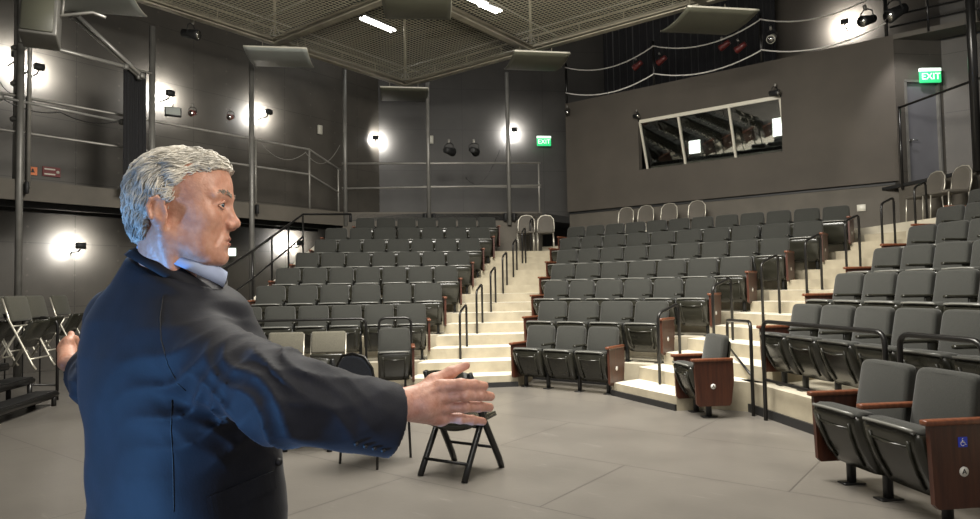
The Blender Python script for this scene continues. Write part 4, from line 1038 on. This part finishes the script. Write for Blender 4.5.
# ---- head
HD = 1.31; HC = LD(183, 205, HD); ha = math.radians(10)
HB = np.array([[math.cos(ha), math.sin(ha), 0], [math.sin(ha), -math.cos(ha), 0], [0, 0, 1]], np.float32)  # rows u,s,v in (r,f,z)
HB0 = HB.copy(); HB = HB*np.array([[1/.93], [1], [1]], np.float32)   # slightly narrower front to back
def hl(P): return (P-HC) @ HB.T
def mir(q): q = q.copy(); q[..., 1] = np.abs(q[..., 1]); return q
def head_sdf(q):
    m = mir(q)
    d = ell(q, (-.012, 0, .022), (.098, .074, .086))
    d = smin(d, ell(q, (.036, 0, .035), (.060, .062, .062)), .03)
    d = smin(d, ell(q, (.034, 0, -.035), (.055, .056, .075)), .03)
    d = smin(d, cap(m, (-.010, .050, -.062), (.055, .022, -.100), .019, .017), .03)
    d = smin(d, ell(q, (.045, 0, -.088), (.036, .036, .026)), .02)
    d = smin(d, ell(q, (.074, 0, -.103), (.0165, .021, .0165)), .014)
    d = smin(d, ell(m, (.052, .047, -.028), (.028, .017, .022)), .022)
    d = smin(d, ell(m, (.035, .046, -.065), (.03, .014, .035)), .02)
    # eye socket
    d = smax(d, -ell(m, (.096, .033, -.001), (.020, .020, .0125)), .014)
    d = smin(d, cap(m, (.0895, .008, .013), (.076, .048, .014), .0085, .0075), .012)
    # eyeball lids
    d = smin(d, ell(m, (.0745, .032, -.004), (.0135, .0155, .0125)), .006)
    # nose
    d = smin(d, cap(q, (.086, 0, .004), (.102, 0, -.034), .0065, .0105), .012)
    d = smin(d, ell(q, (.1035, 0, -.037), (.0115, .0115, .0095)), .006)
    d = smin(d, ell(m, (.0945, .0125, -.042), (.011, .008, .0085)), .006)
    d = smax(d, -ell(m, (.1005, .0065, -.050), (.006, .0035, .004)), .003)
    # muzzle, lips
    d = smin(d, ell(q, (.066, 0, -.072), (.0235, .034, .030)), .016)
    d = smin(d, ell(q, (.0855, 0, -.0665), (.0085, .021, .0055)), .005)
    d = smin(d, ell(q, (.0845, 0, -.0785), (.0085, .019, .0062)), .005)
    d = smax(d, -ell(q, (.0985, 0, -.0722), (.012, .03, .0016)), .0035)
    d = smax(d, -ell(q, (.097, 0, -.090), (.010, .022, .005)), .010)
    # nasolabial and cheek creases
    d = smax(d, -cap(m, (.090, .021, -.044), (.076, .036, -.078), .0022, .0018), .008)
    d = smax(d, -cap(m, (.060, .052, -.055), (.050, .050, -.086), .0016, .0012), .008)
    d = smax(d, -cap(m, (.070, .052, -.006), (.058, .060, -.014), .0010, .0008), .005)
    # ear
    e = ell(m, (-.025, .0755, -.024), (.0205, .0095, .0315), [[1, .30, .22], [-.30, 1, 0], [-.22, 0, 1]])
    e = smax(e, -ell(m, (-.017, .090, -.019), (.0130, .0115, .0200)), .005)
    e = smin(e, chain(m, [(-.037, .083, -.034), (-.042, .084, -.014), (-.036, .084, .000), (-.025, .082, .0045), (-.012, .078, -.002)], [.0036, .0038, .0036, .0036, .003], .003), .004)
    e = smin(e, ell(m, (-.019, .074, -.051), (.0085, .006, .0085)), .005)
    d = smin(d, e, .006)
    # neck
    d = smin(d, cap(q, (-.030, .0, -.07), (-.046, -.045, -.20), .055, .056), .03)
    d = smin(d, cap(m, (-.020, .052, -.062), (.000, .018, -.19), .012, .014), .02)
    return d
def rng_noise(P, s, seed=0):
    return (np.sin(P[..., 0]*s+seed)*np.sin(P[..., 1]*s*1.3+seed*2.1)*np.sin(P[..., 2]*s*.9+seed*.7)+.5*np.sin(P[..., 0]*s*2.1+P[..., 2]*s*1.7+seed))
hp = surfnets(lambda P: head_sdf(hl(P)), HC-np.array((.135, .13, .26)), HC+np.array((.145, .13, .13)), .0026)
# ---- hands: chains of capsules
wr = LD(404, 404, 1.232)
HANDD = 1.245
kn = [LD(441, 386, 1.235), LD(444, 396.5, 1.24), LD(445, 407, 1.25), LD(443, 417, 1.262)]
fing = [
    ([kn[0], LD(461, 384.5, 1.232), LD(474, 385, 1.25), LD(484, 386, 1.268)], [.0118, .0108, .0100, .0086]),
    ([kn[1], LD(465, 395, 1.238), LD(480, 395.3, 1.262), LD(490.5, 396.5, 1.285)], [.0118, .0112, .0104, .0088]),
    ([kn[2], LD(465, 406.5, 1.252), LD(479, 406.6, 1.278), LD(489.5, 407.3, 1.30)], [.0114, .0108, .0100, .0084]),
    ([kn[3], LD(460, 418.5, 1.268), LD(472, 420, 1.285), LD(483, 421.5, 1.30)], [.0104, .0096, .0088, .0076])]
thumb = ([LD(418, 394, 1.245), LD(434, 381, 1.262), LD(451, 372.5, 1.275), LD(466, 365.5, 1.285)], [.016, .0135, .0105, .0078])
def hand_sdf(P):
    d = cap(P, wr, (LD(424, 403, 1.235)), .026, .028)
    q = None
    for i in range(4):
        base = wr+(kn[i]-wr)*.30
        c = cap(P, base, kn[i], .015, .0118); d = smin(d, c, .016)
    d = smin(d, cap(P, LD(415, 413, 1.25), LD(440, 419, 1.268), .016, .013), .016)
    for pts, rs in fing:
        d = smin(d, smax(chain(P, pts, rs), cap(P, pts[0], pts[-1], .03, .03), .001), .005)
        for k in (1, 2): d = smin(d, ell(P, pts[k]-np.array((0, .0015, 0)), (rs[k]*.95, rs[k]*.95, rs[k]*.98)), .003)
    d = smin(d, chain(P, *thumb, k=.008), .012)
    d = smin(d, cap(P, LD(386, 404, 1.20), wr, .026, .0245), .02)
    # tendons and knuckles
    for i in range(4):
        d = smin(d, ell(P, kn[i]-np.array((0, .006, 0)), (.0075, .0055, .0065)), .006)
        d = smin(d, cap(P, wr+(kn[i]-wr)*.35-np.array((0, .022-.002*i, 0)), kn[i]-np.array((0, .010, 0)), .0022, .0026), .006)
    return d
hnd = surfnets(hand_sdf, LD(372, 450, 1.21)-np.array((0, .06, 0)), LD(503, 345, 1.25)+np.array((0, .09, 0)), .0017)
# left hand, half hidden behind his back
lw = LD(67, 349, 1.78); 
lk = [LD(62+1.8*i, 343-.8*i, 1.81) for i in range(4)]
def lhand(P):
    d = cap(P, LD(68, 362, 1.72), lw, .024, .022); 
    for i in range(4):
        d = smin(d, cap(P, lw, lk[i], .015, .011), .012)
        d = smin(d, chain(P, [lk[i], lk[i]+np.array((-.008, .020, .012)), lk[i]+np.array((-.003, .038, .002)), lk[i]+np.array((.002, .046, -.014))], [.0105, .0095, .0088, .0075]), .004)
    return smin(d, chain(P, [lw, LD(68, 342, 1.77), LD(71, 338, 1.79), LD(71, 334, 1.80)], [.014, .012, .010, .0085]), .01)
lhn = surfnets(lhand, LD(40, 385, 1.70)-np.array((0, .05, .0)), LD(95, 315, 1.80)+np.array((0, .12, 0)), .0026)
# ---- torso frame
TC = np.array((-.630, 1.385, 0), np.float32); ta = math.radians(56)
tf = np.array((math.cos(ta), math.sin(ta), 0), np.float32); ts = np.array((math.sin(ta), -math.cos(ta), 0), np.float32)
ZT = [0.62, .75, .90, 1.00, 1.10, 1.20, 1.30, 1.37, 1.41, 1.44, 1.475, 1.505, 1.54]
RA = [.175, .175, .168, .160, .156, .160, .156, .138, .122, .112, .104, .098, .05]
RS = [.245, .245, .230, .215, .218, .228, .218, .182, .158, .138, .124, .112, .05]
OA = [.0, .0, .0, .005, .0, -.005, -.012, -.020, -.022, -.02, -.02, -.015, -.01]
OS = [0, 0, 0, 0, 0, 0, -.012, -.018, -.008, .012, .03, .035, .035]
def torso(P, grow=0.0):
    q = P-TC; a = q@tf; s = q@ts; z = P[..., 2]
    ra = np.interp(z, ZT, RA)+grow; rs = np.interp(z, ZT, RS)+grow; a = a-np.interp(z, ZT, OA); s = s-np.interp(z, ZT, OS)
    k = (np.abs(a/ra)**2.3+np.abs(s/rs)**2.3)**(1/2.3)
    return ((k-1)*np.minimum(ra, rs)*.8).astype(np.float32)
RSH = LD(184, 343, 1.26); REL = LD(284, 398, 1.115); RCF = LD(393, 421, 1.212)
LSH = LD(122, 318, 1.48); LEL = LD(104, 385, 1.60); LCF = LD(69, 356, 1.76)
def body_core(P):
    d = torso(P, -.02); d = smin(d, cap(P, RSH, REL, .055, .042), .04); d = smin(d, cap(P, REL, LD(400, 404, 1.23), .042, .026), .02)
    d = smin(d, cap(P, LSH, LEL, .055, .042), .04); d = smin(d, cap(P, LEL, LCF, .042, .026), .02)
    HP = (TC+np.array((0, 0, .90), np.float32))
    for sg in (-1, 1):
        hip = TC+ts*.10*sg+np.array((0, 0, .86), np.float32); kne = TC+ts*.12*sg+tf*.03+np.array((0, 0, .48), np.float32); ank = TC+ts*.13*sg-tf*.01+np.array((0, 0, .10), np.float32)
        d = smin(d, cap(P, hip, kne, .085, .055), .03); d = smin(d, cap(P, kne, ank, .055, .038), .02)
    return smax(smax(d, P[..., 2]-1.46, .01), P[..., 2]-1.450+.44*(P[..., 0]+.705), .01)
bd = surfnets(body_core, (-1.02, 1.0, .05), (-.12, 1.85, 1.50), .012)
skin = mat('weathered_skin', (.52, .25, .165), .45, noise=.16, nscale=55, bump=.14, bscale=150, col2=(.66, .37, .27))
skin.node_tree.nodes['Principled BSDF'].inputs['Subsurface Weight'].default_value = .12
skin.node_tree.nodes['Principled BSDF'].inputs['Subsurface Radius'].default_value = (.012, .005, .003)
body = sdf_obj('body', [hp, hnd, lhn, bd], skin, man)
# eyes, brows, lips
eyem = mat('eye_white', (.62, .58, .54), .2); iris = mat('grey_blue_iris', (.05, .07, .09), .15); browm = mat('grey_eyebrow', (.36, .32, .27), .8); lipm = mat('lip_skin', (.36, .14, .105), .4)
def hw(u, s, v):
    p = HC+np.array((u*.93, s, v), np.float32) @ HB0; return RH*float(p[0])+FH*float(p[1])+Vector((0, 0, float(p[2])))-man.location
def sph(mb, c, r, n=12, sc=(1, 1, 1)):
    rings = []
    for i in range(1, n):
        th_ = math.pi*i/n; rings.append([(c[0]+r*math.sin(th_)*math.cos(2*math.pi*j/16)*sc[0], c[1]+r*math.sin(th_)*math.sin(2*math.pi*j/16)*sc[1], c[2]+r*math.cos(th_)*sc[2]) for j in range(16)])
    return mb.loft(rings)
for sg in (1, -1):
    e = MB(); sph(e, hw(.0765, .0325*sg, -.0045), .0122); eo = e.build('eye', eyem, man)
    e = MB(); sph(e, hw(.0850, .0350*sg, -.0045), .0064, sc=(.85, .85, 1)); e.build('iris', iris, eo)
    b = MB(); 
    for k in range(46):
        t_ = random.random(); u0 = .1015-.022*t_**1.6; s0 = (.012+.040*t_)*sg; v0 = .0155+.004*math.sin(t_*3)+random.uniform(-.0035, .0035)
        p = hw(u0-.001, s0, v0); q_ = hw(u0-.004+.002, s0+.007*sg, v0+random.uniform(-.001, .004)); b.tube([p, (Vector(p)+Vector(q_))/2+Vector((0, 0, .001)), q_], [.0011, .0009, .0004], 4)
    b.build('eyebrow', browm, man)
    l = MB(); l.tube([hw(.0845, .0195*sg, -.0035), hw(.0895, .027*sg, .0030), hw(.0895, .036*sg, .0030), hw(.0815, .0475*sg, -.0050)], [.0014, .0026, .0028, .0014], 6)
    l.tube([hw(.0845, .0195*sg, -.0035), hw(.0885, .028*sg, -.0105), hw(.0875, .038*sg, -.0105), hw(.0815, .0475*sg, -.0060)], [.0012, .0020, .0020, .0012], 6)
    l.build('eyelid', skin, eo)
l = MB(); l.tube([hw(.0815, -.021, -.0705), hw(.0895, -.010, -.0675), hw(.0925, 0, -.0672), hw(.0895, .010, -.0675), hw(.0815, .021, -.0705)], [.001, .0032, .0036, .0032, .001], 8)
l.tube([hw(.0810, -.020, -.0735), hw(.0885, -.010, -.0775), hw(.0915, 0, -.0782), hw(.0885, .010, -.0775), hw(.0810, .020, -.0735)], [.001, .0036, .0042, .0036, .001], 8); l.build('lips', lipm, man)
nail = mat('fingernail', (.62, .40, .34), .25)
for pts, rs in fing:
    a, b = Vector(pts[2].tolist()), Vector(pts[3].tolist()); d = (b-a).normalized(); c = b-d*.001+Vector((0, -rs[3]*.86, .0015))
    mb = MB(); sph(mb, (0, 0, 0), 1, 8); mb.v = [tuple((RH*(c.x+x*.0062*d.x)+FH*(c.y+y*.0022+x*.0062*d.y)+Vector((0, 0, c.z+z*.0052)))-man.location) for x, y, z in mb.v]; mb.build('fingernail', nail, man)
# ---- hair
def hair_sdf(P):
    q = hl(P); m = mir(q)
    d = ell(q, (-.008, 0, .027), (.100, .078, .083)); d = smin(d, ell(q, (-.036, 0, .000), (.070, .074, .078)), .02)
    d = smin(d, ell(q, (.046, .0, .062), (.052, .060, .040)), .02)
    d = smin(d, ell(q, (-.058, 0, -.035), (.043, .060, .050)), .02)
    u, v = q[..., 0], q[..., 2]
    line = np.interp(v, [-.10, -.06, -.03, -.012, .0, .012, .030, .046, .058, .070, .13], [-.062, -.055, -.050, -.010, -.004, .000, .010, .030, .062, .108, .2]).astype(np.float32)
    front = u-line-.003*np.sin(v*420+m[..., 1]*90)
    d = smax(d, front*.8, .010)
    d = smax(d, -(v+.080+.25*(u+.06)), .012)
    d = smax(d, -ell(m, (-.021, .084, -.028), (.021, .022, .031)), .006)
    d = d + .0020*np.sin(q[..., 1]*230+u*60+v*130+2*np.sin(u*45))+.0014*np.sin(u*170-v*260+1.3)
    return d
hr = surfnets(hair_sdf, HC-np.array((.14, .12, .12)), HC+np.array((.14, .12, .14)), .0026)
hairm = mat('silver_grey_hair', (.42, .40, .35), .55, noise=.3, nscale=60, bump=.5, bscale=140, col2=(.80, .76, .67), stretch=(1, 1, 2.5))
hair = sdf_obj('hair', [hr], hairm, man)
V = toworld(hr[0])-np.array(man.location); bv = BVHTree.FromPolygons([Vector(v) for v in V.tolist()], hr[1].tolist())
rs_ = random.Random(3); mb = MB(); hcw = hw(0, 0, 0); U = Vector(hw(1, 0, 0))-Vector(hcw); Sv = Vector(hw(0, 1, 0))-Vector(hcw)
hvv = V.tolist(); cnt = 0
while cnt < 2600:
    p = Vector(rs_.choice(hvv)); loc, nr, _, _ = bv.find_nearest(p); rel_ = p-Vector(hcw); u, s, v = rel_.dot(U), rel_.dot(Sv), rel_.z
    if v > .055: want = -U*.75+Sv*(.45 if s > 0 else -.45)+Vector((0, 0, -.1))
    elif u > .0: want = -U*.8+Vector((0, 0, -.35))
    else: want = -U*.45+Vector((0, 0, -1.0))
    want = want+Vector((rs_.uniform(-.3, .3), rs_.uniform(-.3, .3), rs_.uniform(-.3, .3)))
    L_ = rs_.uniform(.018, .042); pts = []; c = loc; ns = 5
    for k in range(ns+1):
        t_ = k/ns; c2, n2, _, _ = bv.find_nearest(c)
        if c2 is None: break
        lift = .0012+.0028*math.sin(t_*math.pi*.8)*rs_.uniform(.5, 1.3)
        if n2.dot(c2-Vector(hcw)) < 0: n2 = -n2
        pts.append(c2+n2*lift); w_ = want-n2*want.dot(n2)
        if w_.length < 1e-4: break
        c = c2+w_.normalized()*L_/ns
    if len(pts) == ns+1:
        r0 = rs_.uniform(.0006, .0013); mb.tube(pts, [r0*.7, r0, r0*1.1, r0, r0*.7, r0*.2], 4, cap=False)
    cnt += 1
mb.build('hair_lock', mat('silver_hair_strand', (.62, .59, .52), .45, noise=.40, nscale=30), hair, fix=False)
# ---- jacket
def tsleeve(P, a, b):
    ab = b-a; t = ((P-a)@ab)/(ab@ab); return t
def folds(P):
    r, f_, z = P[..., 0], P[..., 1], P[..., 2]
    de = np.sqrt(((P-(REL+np.array((-.03, 0, 0), np.float32)))**2).sum(-1)); we = np.exp(-(de/.13)**2)
    da = np.sqrt(((P-LD(215, 385, 1.2))**2).sum(-1)); wa = np.exp(-(da/.11)**2)
    dl = np.sqrt(((P-LEL)**2).sum(-1)); wl_ = np.exp(-(dl/.15)**2)
    g = np.abs(np.sin((r*.9+z*.55)*70+2.2*np.sin(z*24+f_*18)+.6*np.sin(r*55)))
    g2 = np.abs(np.sin((z*.95-r*.5)*62+1.8*np.sin(r*21)+f_*20))
    g3 = np.sin((z-.45*r)*34+2*np.sin(r*13+1))*np.sin(r*19+z*7)
    wf_ = np.exp(-((r+.29)/.09)**2)*(r > -.45)
    return -.011*(1-g)**1.3*we+.003*we-.012*(1-g2)**1.2*wa-.008*(1-g)*wl_ - .0022*g3 - .0045*(1-g2)**2*wf_
def jacket(P):
    d = torso(P)
    d = smin(d, cap(P, RSH-ts*.01, REL, .074, .069), .03)
    sl = cap(P, REL, RCF+(RCF-REL)*.12, .069, .0665)
    d = smin(d, sl, .03)
    d = smin(d, cap(P, LSH, LEL, .072, .060), .04); d = smin(d, cap(P, LEL, LCF+(LCF-LEL)*.1, .058, .050), .03)
    d = smin(d, cap(P, TC+np.array((-.035, -.02, 1.405), np.float32), TC+ts*.09+np.array((0, 0, 1.39), np.float32), .035, .04), .05)
    d = smax(d, (P[..., 2]-1.500+.44*(P[..., 0]+.705))*.9, .02)
    d = d+folds(P)*1.0
    # cut the cuffs, hem, neck
    n = (RCF-REL)/np.linalg.norm(RCF-REL); n = n+np.array((.05, 0, .08), np.float32); n /= np.linalg.norm(n)
    near = cap(P, REL, RCF+(RCF-REL)*.3, .11, .11)
    cut = np.where(near < 0, (P-RCF)@n, -1.0); d = smax(d, cut, .004)
    inner = smax(cap(P, REL+(RCF-REL)*.7, RCF+(RCF-REL)*.3, .054, .054), -((P-RCF)@n)-.05, .002); d = smax(d, -inner, .003)
    n2 = (LCF-LEL)/np.linalg.norm(LCF-LEL); near2 = cap(P, LEL+(LCF-LEL)*.6, LCF+(LCF-LEL)*.5, .09, .09)
    d = smax(d, np.where(near2 < 0, (P-LCF)@n2, -1.0), .004)
    d = smax(d, .70-P[..., 2], .004)
    # centre vent of the jacket back and open front
    q = P-TC; s = q@ts; a = q@tf
    vent = smax(np.abs(s+.0)-.004-.05*np.clip(.93-P[..., 2], 0, 1), P[..., 2]-.96, .01); vent = smax(vent, a+.02, .01)
    d = smax(d, -vent, .006)
    d = smax(d, -cap(P, HC+np.array((-.03, .02, -.08), np.float32), HC+np.array((-.040, .045, -.135), np.float32), .058, .046), .01)
    return d
jk = surfnets(jacket, (-1.03, .98, .68), (-.135, 1.86, 1.55), .0056)
jm = mat('dark_blue_black_jacket', (.0085, .0095, .014), .70, noise=.2, nscale=25, sheen=.10, bump=.05, bscale=260)
jm.node_tree.nodes['Principled BSDF'].inputs['Specular IOR Level'].default_value = .28
jac = sdf_obj('jacket', [jk], jm, man); jac['label'] = 'dark blue jacket'
Vj = toworld(jk[0]); bj = BVHTree.FromPolygons([Vector(v) for v in Vj.tolist()], jk[1].tolist())
def hit(px, py, off=.002):
    d = ray(px, py).normalized(); h = bj.ray_cast(CAM, d)
    if h[0] is None: return None
    n = h[1]; n = n if n.dot(d) < 0 else -n
    return h[0]+n*off-man.location
def seam(pts, name='seam', r=.0011, step=5, off=.0002):
    out = []
    for (x0, y0), (x1, y1) in zip(pts, pts[1:]):
        n = max(1, int(math.hypot(x1-x0, y1-y0)/step))
        for i in range(n): p = hit(x0+(x1-x0)*i/n, y0+(y1-y0)*i/n, off); out += [p] if p else []
    if len(out) > 2: MB().tube(out, r, 5).build(name, MT['black'], jac)
seam([(163, 296), (160, 318), (161, 340), (168, 365), (178, 384), (190, 394)])
seam([(172, 400), (171, 430), (173, 460), (174, 517)])
def patch(quad, name, nx=14, ny=5, th=.004, m=None):
    g0 = []; g1 = []
    for j in range(ny+1):
        for i in range(nx+1):
            s, t = i/nx, j/ny; x = (quad[0][0]*(1-s)+quad[1][0]*s)*(1-t)+(quad[3][0]*(1-s)+quad[2][0]*s)*t; y = (quad[0][1]*(1-s)+quad[1][1]*s)*(1-t)+(quad[3][1]*(1-s)+quad[2][1]*s)*t
            a, b = hit(x, y, .0005), hit(x, y, th)
            if a is None: return
            g0.append(a); g1.append(b)
    k = len(g0); w_ = nx+1; fs = []
    for j in range(ny):
        for i in range(nx): a = j*w_+i; fs += [(k+a, k+a+1, k+a+w_+1, k+a+w_), (a, a+w_, a+w_+1, a+1)]
    for i in range(nx): fs += [(i, i+1, k+i+1, k+i), (ny*w_+i, k+ny*w_+i, k+ny*w_+i+1, ny*w_+i+1)]
    for j in range(ny): a = j*w_; fs += [(a, k+a, k+a+w_, a+w_), (a+nx, a+w_+nx, k+a+w_+nx, k+a+nx)]
    mb = MB(); mb.add(g0+g1, fs, 0, False); return mb.build(name, m or jm, jac)
patch([(206, 497), (272, 471), (275, 488), (209, 516)], 'pocket_flap')
for i in range(4):
    p = hit(356+i*9.0, 443+i*2.2, .002)
    if p: mb = MB(); sph(mb, p, .0042, 6, (1, 1, 1)); mb.build('cuff_button', MT['black'], jac)
p = hit(277, 462, .003)
if p: mb = MB(); sph(mb, p, .008, 8); mb.build('jacket_button', MT['black'], jac)
# collars: tilted bands round the neck
def collar(c, e1, r1, r2, hgt, flare, th, a0, a1, name, m, parent, drop=0.0, off=(0, 0, 0)):
    c = Vector(c); e1 = Vector(e1).normalized(); e2 = HV.copy(); up = e1.cross(e2); up = up if up.z > 0 else -up
    rings = []; n = 48
    for i in range(n+1):
        a = a0+(a1-a0)*i/n; ca, sa = math.cos(a), math.sin(a); d = e1*ca*r1+e2*sa*r2; dn = d.normalized()
        fr_ = max(0, ca)**2*drop; h_ = hgt*(1-.15*max(0, ca))
        bot = c+d+dn*flare-up*fr_; top_ = c+d*.985+up*(h_-fr_*.4)
        rings.append([bot+dn*th, (bot+top_)/2+dn*(th*1.8), top_+dn*th, top_-dn*th*.3, (bot+top_)/2-dn*th*.2, bot-dn*th*.3])
    mb = MB(); mb.loft([[tuple(v-man.location) for v in r] for r in rings]); return mb.build(name, m, parent)
HV = Vector((ray(175, 260).x, ray(175, 260).y, 0)).normalized()
shirtm = mat('pale_blue_shirt', (.42, .50, .70), .7, noise=.04, nscale=40)
pb_, pf_ = PD(139, 250, 1.305), PD(220, 286, 1.36); cen = (pb_+pf_)/2
e1 = (pf_-pb_)
sc_ = collar(cen, e1, e1.length/2, .074, .036, .005, .0022, math.radians(-172), math.radians(172), 'shirt_collar', shirtm, man)
pb_, pf_ = PD(131, 259, 1.31), PD(217, 309, 1.37); cen = (pb_+pf_)/2; e1 = pf_-pb_
collar(cen, e1, e1.length/2, .082, .032, .014, .0035, math.radians(-165), math.radians(165), 'jacket_collar', jm, jac)
# trousers and shoes (below the frame)
trm = mat('dark_trousers', (.018, .018, .022), .8, sheen=.2)
def trou(P):
    d = smax(torso(P, -.022), P[..., 2]-1.0, .01); d = smax(d, .80-P[..., 2], .05); r = d
    for sg in (-1, 1):
        hip = TC+ts*.10*sg+np.array((0, 0, .86), np.float32); kne = TC+ts*.12*sg+tf*.03+np.array((0, 0, .48), np.float32); ank = TC+ts*.13*sg-tf*.01+np.array((0, 0, .02), np.float32)
        r = smin(r, cap(P, hip, kne, .108, .080), .03); r = smin(r, cap(P, kne, ank, .080, .072), .02)
    return smax(r, .045-P[..., 2], .004)
tr = surfnets(trou, (-1.0, 1.0, .02), (-.28, 1.75, 1.02), .010); sdf_obj('trousers', [tr], trm, man)
shm = mat('black_leather_shoe', (.012, .011, .010), .3)
for sg in (-1, 1):
    c = TC+ts*.13*sg
    def shoe(P):
        z = P[..., 2]; d = cap(P, c-tf*.06+np.array((0, 0, .045), np.float32), c+tf*.15+np.array((0, 0, .035), np.float32), .042, .036)
        d = smin(d, cap(P, c-tf*.02+np.array((0, 0, .05), np.float32), c-tf*.02+np.array((0, 0, .10), np.float32), .042, .042), .03); return smax(d, .002-z, .003)
    sp_ = surfnets(shoe, c+np.array((-.24, -.24, -.01), np.float32), c+np.array((.24, .24, .16), np.float32), .007); sdf_obj('shoe', [sp_], shm, man)
# ------------------------------------------------------------------ light
w = bpy.data.worlds.new('world'); S.world = w; w.use_nodes = True
w.node_tree.nodes['Background'].inputs[0].default_value = (1, .97, .91, 1); w.node_tree.nodes['Background'].inputs[1].default_value = .35
def area(loc, tgt, sx, sy, e, col=(1, .955, .87)):
    l = bpy.data.lights.new('house_light', 'AREA'); l.shape = 'RECTANGLE'; l.size = sx; l.size_y = sy; l.energy = e; l.color = col
    o = bpy.data.objects.new('house_light', l); COL.objects.link(o); o.location = loc; o.rotation_euler = (Vector(tgt)-Vector(loc)).to_track_quat('-Z', 'Y').to_euler(); return o
area((-4.5, 5.0, 6.2), (-4.5, 5.2, 0), 3.5, 3.5, 450)
area((-5.0, 5.5, 6.3), (-9.5, 10.0, 1.5), 3, 2, 520)
area((-3.0, 5.5, 6.3), (-4.5, 12.5, 1.5), 3, 2, 560)
area((-2.5, 4.5, 6.3), (.5, 9.5, 1.0), 2, 2, 380)
area((-1.0, 1.0, 5.5), (-3.0, 4.0, 0), 3, 3, 150)
# warm follow light from the stage side onto his face, cool blue stage light from low behind him
def spot(loc, tgt, e, col, size, rad=.15):
    l = bpy.data.lights.new('stage_spot', 'SPOT'); l.energy = e; l.color = col; l.spot_size = math.radians(size); l.spot_blend = .6; l.shadow_soft_size = rad
    o = bpy.data.objects.new('stage_spot', l); COL.objects.link(o); o.location = loc; o.rotation_euler = (Vector(tgt)-Vector(loc)).to_track_quat('-Z', 'Y').to_euler(); return o
def CF(r, f_, z): return RH*r+FH*f_+Vector((0, 0, z))
spot(CF(1.6, .5, 2.6), CF(-.55, 1.3, 1.56), 165, (1, .90, .78), 30, .25)
spot(CF(-2.2, .1, .25), CF(-.58, 1.35, 1.02), 400, (.16, .45, 1.0), 34, .12)
spot(CF(.1, -.4, 1.1), CF(-.1, 1.25, 1.2), 30, (.78, .80, 1.0), 34, .2)
spot(PY(905, 15, 14.6), (-1.2, 16.0, 4.3), 160, (1, .96, .95), 70, .1)
